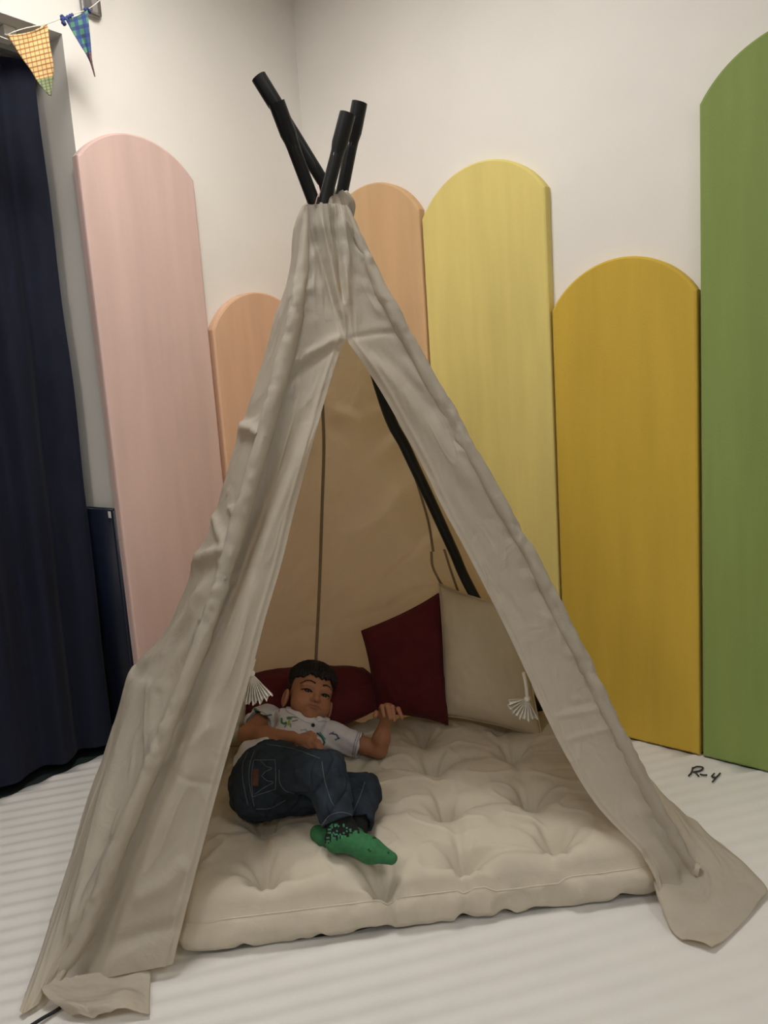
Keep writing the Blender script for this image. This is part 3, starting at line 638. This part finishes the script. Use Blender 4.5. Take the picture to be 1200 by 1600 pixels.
# ------------------------------------------------------------------ the child: smooth distance fields turned into meshes
def surface_nets(fn, lo, hi, h, smooth=1):
    """mesh of fn = 0; coarse pass first, fine samples only near the surface"""
    lo = np.asarray(lo, float); hi = np.asarray(hi, float); B = 6
    nb = np.ceil((hi-lo)/(h*B)).astype(int); n = nb*B+1
    cx = [lo[k]+(np.arange(nb[k])+0.5)*h*B for k in range(3)]
    Cg = np.stack(np.meshgrid(*cx, indexing='ij'), -1).reshape(-1, 3)
    dc = fn(Cg); act = np.abs(dc) < h*B*1.35
    D = np.repeat(np.repeat(np.repeat(dc.reshape(nb), B, 0), B, 1), B, 2)
    D = np.pad(D, ((0, 1), (0, 1), (0, 1)), mode='edge').astype(np.float32)
    ids = np.argwhere(act.reshape(nb)); off = np.stack(np.meshgrid(*[np.arange(B+1)]*3, indexing='ij'), -1).reshape(-1, 3)
    for s in range(0, len(ids), 1500):
        I = (ids[s:s+1500, None, :]*B+off[None]).reshape(-1, 3)
        D[I[:, 0], I[:, 1], I[:, 2]] = fn(lo+I*h)
    S = D < 0
    c8 = [S[a:S.shape[0]-1+a, b_:S.shape[1]-1+b_, c:S.shape[2]-1+c] for a in (0, 1) for b_ in (0, 1) for c in (0, 1)]
    sm = np.sum(np.stack(c8).astype(np.int8), 0); cells = np.argwhere((sm > 0) & (sm < 8))
    vid = -np.ones(sm.shape, int); vid[cells[:, 0], cells[:, 1], cells[:, 2]] = np.arange(len(cells))
    acc = np.zeros((len(cells), 3)); cnt = np.zeros(len(cells))
    corners = [(a, b_, c) for a in (0, 1) for b_ in (0, 1) for c in (0, 1)]
    for p in corners:
        for k in range(3):
            if p[k] == 0:
                q = list(p); q[k] = 1
                d0 = D[cells[:, 0]+p[0], cells[:, 1]+p[1], cells[:, 2]+p[2]]; d1 = D[cells[:, 0]+q[0], cells[:, 1]+q[1], cells[:, 2]+q[2]]
                m = (d0 < 0) != (d1 < 0); t = np.where(m, d0/(d0-d1+1e-20), 0)
                pt = np.tile(np.array(p, float), (len(cells), 1)); pt[:, k] = t
                acc[m] += pt[m]; cnt[m] += 1
    P = lo+(cells+acc/cnt[:, None])*h
    faces = []
    for k in range(3):
        a, b_ = [(1, 2), (2, 0), (0, 1)][k]
        s0 = [slice(None)]*3; s1 = [slice(None)]*3; s0[k] = slice(0, -1); s1[k] = slice(1, None)
        E_ = np.argwhere(S[tuple(s0)] != S[tuple(s1)]); E_ = E_[(E_[:, a] > 0) & (E_[:, b_] > 0) & (E_[:, a] < sm.shape[a]) & (E_[:, b_] < sm.shape[b_])]
        ea = np.zeros(3, int); ea[a] = 1; eb = np.zeros(3, int); eb[b_] = 1
        q = np.stack([vid[tuple((E_-da*ea-db*eb).T)] for da, db in ((1, 1), (0, 1), (0, 0), (1, 0))], 1)
        fl_ = ~S[E_[:, 0], E_[:, 1], E_[:, 2]]; q[fl_] = q[fl_][:, ::-1]; faces.append(q)
    faces = np.vstack(faces); faces = faces[(faces >= 0).all(1)]
    # settle the vertices on the true surface
    for _ in range(2):
        e = h*0.5; g = np.stack([fn(P+np.eye(3)[k]*e)-fn(P-np.eye(3)[k]*e) for k in range(3)], 1)/(2*e)
        P = P-np.clip(fn(P)/(np.sum(g*g, 1)+1e-6), -h, h)[:, None]*g*0.7
    return P, faces
def cap(p, a, b_, ra, rb):
    a, b_ = np.asarray(a), np.asarray(b_); ab = b_-a; t = np.clip(((p-a)@ab)/(ab@ab), 0, 1)
    return np.linalg.norm(p-a-t[:, None]*ab, axis=1)-(ra+(rb-ra)*t)
def ell(p, c, r, fr=None):
    q = p-np.asarray(c)
    if fr is not None: q = q@np.asarray(fr).T
    r = np.asarray(r); k0 = np.linalg.norm(q/r, axis=1); k1 = np.linalg.norm(q/(r*r), axis=1); return k0*(k0-1)/(k1+1e-9)
def smin(a, b_, k): h = np.clip(0.5+0.5*(b_-a)/k, 0, 1); return b_*(1-h)+a*h-k*h*(1-h)
def smax(a, b_, k): return -smin(-a, -b_, k)
def wob(p, s, amp): return amp*(np.sin(p[:, 0]*s+1.3*np.sin(p[:, 1]*s*0.7))*np.sin(p[:, 1]*s*1.1+p[:, 2]*s*0.6)+0.5*np.sin(p[:, 2]*s*1.9+p[:, 0]*s*1.3))
def sdfobj(name, fn, lo, hi, h, mt, parent, color=None):
    P, f = surface_nets(fn, lo, hi, h); o = meshobj(name, P, f, mt, parent)
    if color is not None:
        c = np.ones((len(P), 4)); c[:, :3] = color(P); at = o.data.color_attributes.new('Col', 'FLOAT_COLOR', 'POINT'); at.data.foreach_set('color', c.ravel())
    return o
M_skin = mat('skin', (0.30, 0.13, 0.07), 0.55, 0.06, (40, 40, 40), 0.05, (500, 500, 500), attr=True)
M_skin.node_tree.nodes['Principled BSDF'].inputs['Subsurface Weight'].default_value = 0.0
M_hair = mat('black hair', (0.008, 0.006, 0.005), 0.5, 0.3, (300, 300, 300), 0.6, (500, 500, 120))
M_shirt = mat('white jersey', (0.6, 0.58, 0.6), 0.85, 0.05, (60, 60, 60), 0.3, (700, 700, 700), attr=True, wrinkle=0.1)
M_jeans = mat('dark denim', (0.017, 0.026, 0.038), 0.85, 0.35, (25, 25, 25), 0.6, (900, 900, 900), wrinkle=0.25)
M_stitch = mat('pale stitching', (0.105, 0.115, 0.12), 0.9, 0.1)
M_leather = mat('brown leather', (0.085, 0.035, 0.022), 0.7, 0.2, (100, 100, 100), 0.2)
M_sock = mat('sock knit', (0.03, 0.2, 0.08), 0.9, 0.15, (80, 80, 80), 0.5, (900, 900, 300), attr=True)
kid = thing('person', 'small child in white polo and jeans lying on the mattress', 'person')

# head frame: hx = the child's left (picture right), hf = out of the face, hu = crown
HC = atZ(485, 1084, 0.36)
vw = CAM-HC; vw /= np.linalg.norm(vw)
hu = 0.29*IX-0.957*IY; hu -= vw*(hu@vw); hu /= np.linalg.norm(hu); hx = np.cross(hu, vw); hx = hx if hx@IX > 0 else -hx
hf = vw.copy()
ya = math.radians(15); hf, hx = hf*math.cos(ya)+hx*math.sin(ya), hx*math.cos(ya)-hf*math.sin(ya)
pa_ = math.radians(11); hf, hu = hf*math.cos(pa_)+hu*math.sin(pa_), hu*math.cos(pa_)-hf*math.sin(pa_)
HF = np.stack([hx, hf, hu])            # rows: world -> head frame
def H(x, y, z): return HC+hx*x+hf*y+hu*z
def tohead(p): return (p-HC)@HF.T
EYE = 0.031
def headsdf(p, ears=True):
    q = tohead(p); s = q.copy(); s[:, 0] = np.abs(s[:, 0])
    d = ell(q, (0, -0.014, 0.026), (0.0735, 0.090, 0.072))
    d = smin(d, ell(q, (0, 0.020, -0.028), (0.060, 0.060, 0.062)), 0.03)
    d = smin(d, ell(s, (0.036, 0.038, -0.044), (0.029, 0.031, 0.029)), 0.022)        # cheeks
    d = smin(d, ell(q, (0, 0.060, -0.080), (0.022, 0.018, 0.016)), 0.022)            # chin
    d = smin(d, ell(s, (0.028, 0.062, 0.012), (0.026, 0.014, 0.010)), 0.016)         # brow
    d = smax(d, -ell(s, (EYE, 0.090, -0.005), (0.018, 0.015, 0.010)), 0.014)         # sockets
    d = smin(d, ell(s, (EYE, 0.0595, -0.0045), (0.0175, 0.0155, 0.0130)), 0.005)      # lids over the eyeballs
    slit = ell(s, (EYE+0.0005, 0.0790, -0.0068), (0.0165, 0.014, 0.0054)); d = smax(d, -slit, 0.0015)
    d = smin(d, cap(q, (0, 0.071, 0.004), (0, 0.087, -0.027), 0.006, 0.0085), 0.010)  # nose
    d = smin(d, ell(q, (0, 0.088, -0.029), (0.0095, 0.0085, 0.0080)), 0.006)
    d = smin(d, ell(s, (0.0105, 0.080, -0.032), (0.0070, 0.0080, 0.0065)), 0.005)
    d = smax(d, -ell(s, (0.0060, 0.0885, -0.0375), (0.0034, 0.0050, 0.0030)), 0.002)
    d = smin(d, ell(q, (0, 0.068, -0.056), (0.026, 0.012, 0.014)), 0.014)            # muzzle
    fx, fz, fr = s[:, 0], q[:, 2], q[:, 1] > 0.03
    mz = -0.0515-0.55*np.maximum(fx-0.004, 0)**1.5*5.0*0.5                              # line of the mouth, corners down
    wd = np.clip((0.033-fx)/0.010, 0, 1)
    lipu = np.exp(-(((fz-mz-0.0042)/0.0040)**2+(fx/0.022)**4)); lipl = np.exp(-(((fz-mz+0.0050)/0.0045)**2+(fx/0.019)**4))
    d = d-np.where(fr, 0.0016*lipu+0.0022*lipl-0.0036*wd*np.exp(-((fz-mz)/0.0016)**2), 0)
    if not ears: return d
    ear = smax(ell(s, (0.0785, -0.006, -0.035), (0.0105, 0.021, 0.030)), -ell(s, (0.0890, 0.000, -0.031), (0.0075, 0.013, 0.019)), 0.004)
    d = smin(d, ear, 0.006)
    return d
Z_ = atZ
def zy(x, y, Y): return atY(x, y, Y)
NECK = Z_(482, 1128, 0.265); CHEST = Z_(468, 1146, 0.255); BELLY = Z_(436, 1178, 0.255)
SR = zy(414, 1121, 2.36); ER = zy(386, 1147, 2.22); WR = zy(456, 1152, 2.10)
SL = zy(524, 1152, 2.30); EL = zy(592, 1171, 2.27); WL = zy(602, 1127, 2.27)
HIPT = Z_(429, 1202, 0.29); KT = Z_(508, 1207, 0.335); AT = Z_(530, 1284, 0.235)
HIPB = Z_(425, 1240, 0.225); KB = Z_(568, 1236, 0.225); AB = Z_(562, 1288, 0.195)
PEL = Z_(418, 1222, 0.255)
HANDL = [  # chains seen from the camera: (x, y, depth) at knuckle, joint, tip
 [(596, 1107, 2.262), (597, 1104, 2.238), (600, 1119, 2.225)], [(603, 1104, 2.258), (605, 1103, 2.232), (609, 1122, 2.218)],
 [(610, 1105, 2.256), (613, 1105, 2.232), (616, 1125, 2.220)], [(616, 1109, 2.258), (622, 1108, 2.240), (628, 1121, 2.230)]]
THUMBL = [(594, 1119, 2.262), (588, 1114, 2.245), (586, 1119, 2.236)]
HANDR = [[(487, 1153, 2.065), (498, 1160, 2.045), (504, 1170, 2.035)], [(485, 1158, 2.057), (494, 1165, 2.035), (500, 1176, 2.027)], [(481, 1162, 2.053), (489, 1170, 2.033), (494, 1180, 2.027)], [(476, 1165, 2.053), (483, 1174, 2.035), (487, 1182, 2.029)]]
THUMBR = [(473, 1151, 2.080), (485, 1146, 2.075), (492, 1149, 2.065)]
def handsdf(p, wrist, fingers, thumb):
    k = [np.mean([atY(*f_[0]) for f_ in fingers], 0)]
    d = cap(p, wrist, k[0], 0.0150, 0.0155)
    for f_ in fingers: d = smin(d, cap(p, wrist*0.35+atY(*f_[0])*0.65, atY(*f_[0]), 0.0105, 0.0095), 0.008)
    for f_ in fingers:
        a, b_, c = [atY(*q) for q in f_]; e = cap(p, a, b_, 0.0085, 0.0076); e = smin(e, cap(p, b_, c, 0.0076, 0.0062), 0.003); d = smin(d, e, 0.004)
    a, b_, c = [atY(*q) for q in thumb]; e = smin(cap(p, a, b_, 0.0100, 0.0080), cap(p, b_, c, 0.0080, 0.0066), 0.003)
    return smin(d, e, 0.006)
def near(fn, p, c, r):
    """fn close to c, a safe lower bound elsewhere"""
    dist = np.linalg.norm(p-c, axis=1)-r; m = dist < 0.03; out = np.maximum(dist, 0.03)+0.0
    if m.any(): out[m] = fn(p[m])
    return out
def bodysdf(p):
    d = near(headsdf, p, HC, 0.125)
    d = smin(d, cap(p, H(0, -0.012, -0.05), NECK, 0.040, 0.042), 0.02)
    t = smin(cap(p, NECK, CHEST, 0.050, 0.062), cap(p, CHEST, BELLY, 0.062, 0.066), 0.03); t = smin(t, cap(p, SR, SL, 0.030, 0.030), 0.04); t = smin(t, cap(p, BELLY, PEL, 0.064, 0.062), 0.03)
    d = smin(d, t, 0.015)
    for S_, E1, W_, Hh, Th in ((SR, ER, WR, HANDR, THUMBR), (SL, EL, WL, HANDL, THUMBL)):
        m1 = E1*0.6+W_*0.4
        a = smin(cap(p, S_, E1, 0.031, 0.027), smin(cap(p, E1, m1, 0.0265, 0.0255), cap(p, m1, W_, 0.0255, 0.0175), 0.02), 0.012)
        a = smin(a, near(lambda x: handsdf(x, W_, Hh, Th), p, np.mean([atY(*f_[1]) for f_ in Hh], 0), 0.10), 0.008); d = smin(d, a, 0.012)
    for Hp, Kn, An in ((HIPT, KT, AT), (HIPB, KB, AB)): d = smin(d, smin(cap(p, Hp, Kn, 0.042, 0.034), cap(p, Kn, Kn*0.3+An*0.7, 0.034, 0.024), 0.02), 0.02)
    return d
SKIN = np.array([0.335, 0.150, 0.080])
def skincol(P):
    q = tohead(P); s = q.copy(); s[:, 0] = np.abs(s[:, 0]); c = np.tile(SKIN, (len(P), 1))
    def blend(m, col): c[:] = c*(1-m[:, None])+np.array(col)*m[:, None]
    near = np.linalg.norm(q, axis=1) < 0.14
    lip = np.minimum(ell(s, (0.006, 0.076, -0.0478), (0.0185, 0.018, 0.0042)), ell(q, (0, 0.076, -0.0568), (0.0190, 0.018, 0.0050)))
    blend(np.clip(-lip/0.002, 0, 1)*near*(q[:, 1] > 0.03), (0.24, 0.085, 0.06))
    blend(np.clip(-ell(s, (0.0365, 0.055, -0.035), (0.022, 0.03, 0.02))/0.01, 0, 1)*near*0.35, (0.40, 0.145, 0.075))
    blend(np.clip(-ell(s, (0.083, -0.002, -0.033), (0.008, 0.014, 0.022))/0.003, 0, 1)*near*0.4, (0.30, 0.10, 0.06))
    return c
lo = [-0.62, 1.66, 0.12]; hi = [0.06, 2.52, 0.52]
body = sdfobj('body', bodysdf, lo, hi, 0.0025, M_skin, kid, skincol)
# hair: shell over the crown, short at the sides, fringe over the forehead
def hairsdf(p):
    q = tohead(p); s = np.abs(q[:, 0])
    th = np.arctan2(q[:, 0], q[:, 1]+0.02); st = 0.0022*np.sin(th*60+q[:, 2]*90)+0.0015*np.sin(th*137-q[:, 2]*160)
    top = np.clip((q[:, 2]-0.02)/0.05, 0, 1)
    d = headsdf(p, False)-(0.0022+0.0135*top)-st*(0.25+0.75*top)
    front = 0.046-0.55*(s-0.038).clip(0, 1)+0.004*np.sin(q[:, 0]*180+1)+0.010*np.exp(-((q[:, 0]-0.004)/0.006)**2)*-1.3+0.002*np.sin(q[:, 0]*520)
    side = np.where(q[:, 1] > 0.018, front, np.where(q[:, 1] > 0.002, front-(0.018-q[:, 1])*2.2, front-0.035-(0.002-q[:, 1])*0.35))
    return smax(d, (side-q[:, 2])*0.75, 0.004)
HB = 0.135
sdfobj('hair', hairsdf, HC-HB, HC+HB, 0.0022, M_hair, body)
# eyebrows, lashes: thin raised hair on the face
def strip(pts, r0, r1, rise):
    def fn(p):
        d = headsdf(p)-rise; q = tohead(p); fwd_ = q[:, 1].copy(); q[:, 1] = 0; e = np.full(len(p), 1e3); n = len(pts)-1
        for i in range(n): e = np.minimum(e, cap(q, (pts[i][0], 0, pts[i][2]), (pts[i+1][0], 0, pts[i+1][2]), r0+(r1-r0)*i/n, r0+(r1-r0)*(i+1)/n))
        return np.maximum(np.maximum(d, e), np.maximum(-d-0.003, 0.02-fwd_))
    return fn
for sgn in (-1, 1):
    bp = [(sgn*0.0150, 0.0, 0.0225), (sgn*0.027, 0.0, 0.0270), (sgn*0.042, 0.0, 0.0255), (sgn*0.056, 0.0, 0.0130)]
    cc = H(sgn*0.034, 0.062, 0.021); sdfobj('eyebrow', strip(bp, 0.0030, 0.0014, 0.0010), cc-0.04, cc+0.04, 0.0011, M_hair, body)
    lp = [(sgn*(EYE-0.0150), 0.075, -0.0075), (sgn*(EYE-0.006), 0.078, -0.0020), (sgn*(EYE+0.005), 0.076, -0.0014), (sgn*(EYE+0.0180), 0.066, -0.0062)]
    cc = H(sgn*EYE, 0.07, -0.007); sdfobj('eyelash', strip(lp, 0.0016, 0.0021, 0.0010), cc-0.03, cc+0.03, 0.0009, M_hair, body)
M_eye = mat('eye', (0.5, 0.46, 0.42), 0.15, 0.02, attr=True)
for sgn in (-1, 1):
    c = H(sgn*EYE, 0.0605, -0.0060); n = 28; vs = []; fs = []; cols = []
    gaze = CAM-c; gaze /= np.linalg.norm(gaze); ax = np.cross(gaze, [0, 0, 1.0]); ax /= np.linalg.norm(ax); ay = np.cross(gaze, ax)
    for i in range(n+1):
        a = math.pi*i/n
        for k in range(n):
            b_ = 2*math.pi*k/n; vs.append(c+0.0128*(gaze*math.cos(a)+math.sin(a)*(ax*math.cos(b_)+ay*math.sin(b_))))
            cols.append((0.006, 0.005, 0.004, 1) if a < 0.36 else ((0.018, 0.009, 0.005, 1) if a < 0.72 else (0.17, 0.135, 0.115, 1)))
    for i in range(n):
        for k in range(n): fs.append((i*n+k, i*n+(k+1) % n, (i+1)*n+(k+1) % n, (i+1)*n+k))
    o = meshobj('eye', vs, fs, M_eye, body); at = o.data.color_attributes.new('Col', 'FLOAT_COLOR', 'POINT'); at.data.foreach_set('color', np.array(cols).ravel())

# polo shirt
SHR = SR*0.52+ER*0.48; SHL = SL*0.42+EL*0.58
def shirtsdf(p):
    t = smin(cap(p, NECK*0.7+CHEST*0.3, CHEST, 0.056, 0.072), cap(p, CHEST, BELLY, 0.071, 0.067), 0.03)
    t = smin(t, cap(p, SR, SL, 0.042, 0.042), 0.04)
    t = smin(t, cap(p, BELLY, Z_(400, 1190, 0.25), 0.067, 0.068), 0.03)
    t = smin(t, cap(p, atY(446, 1119, 2.315), atY(492, 1132, 2.272), 0.030, 0.026), 0.02)
    d = t
    for S_, E1, Sh, r0, r1 in ((SR, ER, SHR, 0.043, 0.046), (SL, EL, SHL, 0.043, 0.044)):
        ax = (E1-S_)/np.linalg.norm(E1-S_)
        s_ = smax(cap(p, S_, Sh+ax*0.05, r0, r1), (p-Sh)@ax, 0.003); s_ = smax(s_, -cap(p, Sh-ax*0.008, Sh+ax*0.05, r1-0.006, r1-0.006), 0.002)
        d = smin(d, s_, 0.014)
    d = d+wob(p, 46, 0.0035)+wob(p, 95, 0.0012)
    d = smax(d, -cap(p, NECK*0.9+CHEST*0.1, H(0, 0.0, -0.06), 0.044, 0.050), 0.006)
    return d
PRINT = [(([(395, 1122), (402, 1115), (398, 1108)]), 2.0, (0.02, 0.16, 0.09)), (([(398, 1108), (404, 1112)]), 1.7, (0.02, 0.16, 0.09)), (([(402, 1118), (412, 1119), (424, 1117)]), 1.2, (0.02, 0.16, 0.09)), (([(395, 1122), (408, 1121)]), 1.1, (0.03, 0.2, 0.1)),
         (([(440, 1123), (440, 1129), (444, 1131), (447, 1129)]), 1.5, (0.02, 0.17, 0.09)), (([(450, 1122), (454, 1122)]), 2.2, (0.02, 0.17, 0.09)), (([(452, 1126), (451, 1132)]), 1.5, (0.30, 0.33, 0.03)), (([(456, 1120), (468, 1122)]), 0.7, (0.05, 0.06, 0.06)), (([(457, 1127), (465, 1125)]), 0.8, (0.1, 0.13, 0.11)), (([(448, 1130), (445, 1136)]), 0.8, (0.03, 0.2, 0.1)), (([(454, 1131), (454, 1136)]), 0.8, (0.03, 0.2, 0.1)),
         (([(496, 1146), (503, 1152), (507, 1160), (504, 1165)]), 1.5, (0.03, 0.08, 0.08)), (([(500, 1145), (508, 1155)]), 1.0, (0.05, 0.22, 0.12)), (([(518, 1146), (526, 1148), (529, 1154)]), 1.1, (0.05, 0.05, 0.12)), (([(515, 1147), (521, 1144)]), 1.0, (0.1, 0.06, 0.16)), (([(524, 1156), (530, 1153)]), 1.0, (0.05, 0.05, 0.1)),
         (([(470, 1141), (478, 1140), (482, 1145)]), 0.9, (0.25, 0.33, 0.42)), (([(436, 1112), (437, 1104)]), 0.6, (0.1, 0.1, 0.1))]
def shirtcol(P):
    c = np.tile(np.array([0.56, 0.545, 0.57]), (len(P), 1)); X = proj(P)
    for poly, r, col in PRINT:
        d, _ = polydist(X, poly); m = np.clip((r+0.6-d)/1.0, 0, 1)[:, None]; c = c*(1-m)+np.array(col)*m
    for S_, E1, Sh in ((SR, ER, SHR), (SL, EL, SHL)):
        ax = (E1-S_)/np.linalg.norm(E1-S_); pl = (P-Sh)@ax; near = np.linalg.norm(P-Sh, axis=1) < 0.075
        for a in (-0.007, -0.014):
            m = (np.clip(1-np.abs(pl-a)/0.0022, 0, 1)*near)[:, None]; c = c*(1-m)+np.array([0.06, 0.06, 0.11])*m
    return c
shirt = sdfobj('polo_shirt', shirtsdf, [-0.62, 1.95, 0.14], [0.06, 2.48, 0.42], 0.0024, M_shirt, kid, shirtcol)
# collar: a folded band round the neck, open at the throat
def collarsdf(p):
    hd = headsdf(p, False); q = tohead(p)
    band = np.maximum(hd-0.017+0.010*np.clip((q[:, 2]+0.06)/0.05, 0, 1), 0.001-hd)
    gap = -ell(p, BUT, (0.006, 0.05, 0.018))
    return smax(smax(np.abs(shirtsdf(p)-0.0015)-0.0035, band, 0.002), gap, 0.002)
BUT = atY(494, 1129, 2.26)
col_ = sdfobj('collar', collarsdf, NECK-0.12, NECK+0.12, 0.0022, M_shirt, shirt, lambda P: np.tile(np.array([0.60, 0.58, 0.605]), (len(P), 1)))

# jeans
def jeanssdf(p):
    d = ell(p, PEL+np.array([-0.005, 0.0, 0.0]), (0.105, 0.085, 0.098))
    d = smin(d, cap(p, PEL*0.6+HIPT*0.4, HIPT, 0.078, 0.074), 0.04)
    d = smin(d, cap(p, Z_(402, 1240, 0.235), PEL, 0.075, 0.085), 0.03)
    top = smin(cap(p, HIPT, KT, 0.074, 0.054), cap(p, KT, AT, 0.055, 0.050), 0.03)
    bot = smin(cap(p, HIPB, KB, 0.068, 0.046), cap(p, KB, AB, 0.046, 0.038), 0.03)
    d = smin(smin(d, top, 0.035), bot, 0.012)
    f1 = np.abs(np.sin(p[:, 0]*38+p[:, 1]*21-p[:, 2]*30+1.5*np.sin(p[:, 1]*23))); f2 = np.abs(np.sin(p[:, 0]*20-p[:, 1]*55+p[:, 2]*24+1.2*np.sin(p[:, 0]*31)))
    d = d+wob(p, 58, 0.0024)+wob(p, 120, 0.0010)+0.006*(1-f1)**4+0.005*(1-f2)**4
    for Kn, An, r in ((KT, AT, 0.037), (KB, AB, 0.028)):
        ax = (An-Kn)/np.linalg.norm(An-Kn); pl = (p-An)@ax; near = np.linalg.norm(p-An, axis=1) < 0.085
        d = smax(d, np.where(near, pl, -1.0), 0.003); d = smax(d, -cap(p, An-ax*0.03, An+ax*0.06, r, r), 0.003)
    # waist: cut towards the belly
    wa = BELLY-PEL; wa = wa/np.linalg.norm(wa); d = smax(d, (p-(PEL+wa*0.072))@wa, 0.006)
    return d
jeans = sdfobj('jeans', jeanssdf, [-0.62, 1.62, 0.12], [0.02, 2.2, 0.46], 0.0026, M_jeans, kid)
bvhJ = BVHTree.FromPolygons([v.co.copy() for v in jeans.data.vertices], [tuple(p.vertices) for p in jeans.data.polygons])
def c6(l): return [(350+x/4.0, 1140+y/4.0) for x, y in l]
def onsurf(bvh, px, n, lift):
    out = []
    for x, y, _ in crv([(x, y, 0) for x, y in px], n):
        h, nn = hitpx(bvh, x, y)
        if h is not None and (not out or np.linalg.norm(h-out[-1]) < 0.06):
            if nn@(CAM-h) < 0: nn = -nn
            out.append(h+nn*lift)
    return out
def stitch(px, par, name='stitching', r=0.0011, n=40, m=M_stitch):
    P = onsurf(bvhJ, px, n, 0.0008)
    if len(P) > 3: return tubeobj(name, P, r, m, par, 5)
pk = stitch(c6([(185, 190), (320, 190)]), jeans)
for l in ([(320, 190), (325, 280), (322, 372)], [(322, 372), (250, 395), (180, 420)], [(180, 420), (172, 300), (185, 190)], [(228, 192), (262, 228), (300, 242), (262, 262), (235, 290)], [(235, 290), (268, 318), (308, 330), (255, 360), (190, 405)],
          [(345, 250), (350, 330), (385, 380), (440, 398)], [(200, 495), (290, 490), (385, 440)], [(265, 92), (430, 120), (600, 180)], [(612, 200), (630, 320), (668, 440), (690, 480)], [(880, 330), (850, 420), (812, 510)], [(150, 140), (118, 220), (120, 330), (150, 470)], [(192, 130), (160, 230), (160, 340), (190, 480)]):
    stitch(c6(l), jeans)
for l in ([(612, 596), (650, 545), (720, 518), (790, 532), (822, 560)], [(606, 612), (640, 565)], [(800, 540), (860, 555), (915, 590)]): stitch(c6(l), jeans)
def patch(bvh, corners, n, lift, name, m, par):
    tl, tr, br, bl = [np.array(c) for c in corners]; G = []
    for i in range(n):
        row = []
        for j in range(n):
            u, v = j/(n-1), i/(n-1); p = (tl*(1-u)+tr*u)*(1-v)+(bl*(1-u)+br*u)*v
            h, nn = hitpx(bvh, *p); 
            if h is None: return None
            if nn@(CAM-h) < 0: nn = -nn
            row.append(h+nn*lift)
        G.append(row)
    return gridobj(name, np.array(G), m, par)
p_ = patch(bvhJ, c6([(182, 246), (216, 250), (214, 352), (176, 350)]), 8, 0.0018, 'leather_patch', M_leather, jeans)
if p_: p_['label'] = 'small brown leather patch on the back pocket'
# socks
def sock(name, leg0, ankle, heel, ball, toe, r, label, black=True):
    def fn(p):
        d = smin(cap(p, leg0, ankle, r[0], r[0]), cap(p, ankle, heel, r[0], r[1]), 0.015)
        d = smin(d, cap(p, ankle*0.5+heel*0.5, ball, r[1]*1.05, r[2]), 0.015); d = smin(d, cap(p, ball, toe, r[2], r[3]), 0.01)
        return d+wob(p, 90, 0.0008)
    pts = np.stack([leg0, ankle, heel, ball, toe]); ax = (ankle-leg0)/np.linalg.norm(ankle-leg0)
    x1 = np.cross(ax, FW); x1 /= np.linalg.norm(x1)
    def colr(P):
        c = np.tile(np.array([0.036, 0.155, 0.062]), (len(P), 1))
        if not black: c[(np.linalg.norm(P-leg0, axis=1) < 0.06)] = (0.006, 0.007, 0.007); return c
        X = np.floor(proj(P)/2.6)*2.6; y = X[:, 1]-0.10*(X[:, 0]-530); h = np.sin(X[:, 0]*12.9898+78.233)*43758.5; h = h-np.floor(h); g = np.sin(X[:, 0]*3.1+X[:, 1]*7.7)*4758.5; g = g-np.floor(g)
        edge = 1312+9*(h-0.5)-0.42*(X[:, 0]-520)
        blk = y < edge; c[blk] = (0.006, 0.007, 0.007)
        spot = (~blk) & (g > 0.975); c[spot] = (0.01, 0.02, 0.012)
        gl = blk & (g < 0.22) & (y > 1286); c[gl] = (0.05, 0.22, 0.12)
        return c
    o = sdfobj(name, fn, pts.min(0)-0.05, pts.max(0)+0.05, 0.0019, M_sock, kid, colr); o['label'] = label; return o
sock('sock', AT+(KT-AT)*0.2, Z_(535, 1296, 0.222), Z_(526, 1314, 0.202), Z_(578, 1328, 0.197), Z_(611, 1341, 0.182), (0.034, 0.0305, 0.0310, 0.0155), 'green sock with black pixel patterned ankle')
sock('sock', AB+(KB-AB)*0.2, Z_(556, 1298, 0.188), Z_(540, 1314, 0.172), Z_(511, 1310, 0.178), Z_(497, 1302, 0.182), (0.026, 0.026, 0.027, 0.022), 'lower sock with plain green toe', False)
o = None
bvhS = BVHTree.FromPolygons([v.co.copy() for v in shirt.data.vertices], [tuple(p.vertices) for p in shirt.data.polygons])
h, nn = hitpx(bvhS, 489, 1133)
if h is not None:
    if nn@(CAM-h) < 0: nn = -nn
    tubeobj('button', [h-nn*0.001, h+nn*0.001, h+nn*0.003, h+nn*0.0035], [0.0055, 0.006, 0.006, 0.004], M_black, shirt, 14)
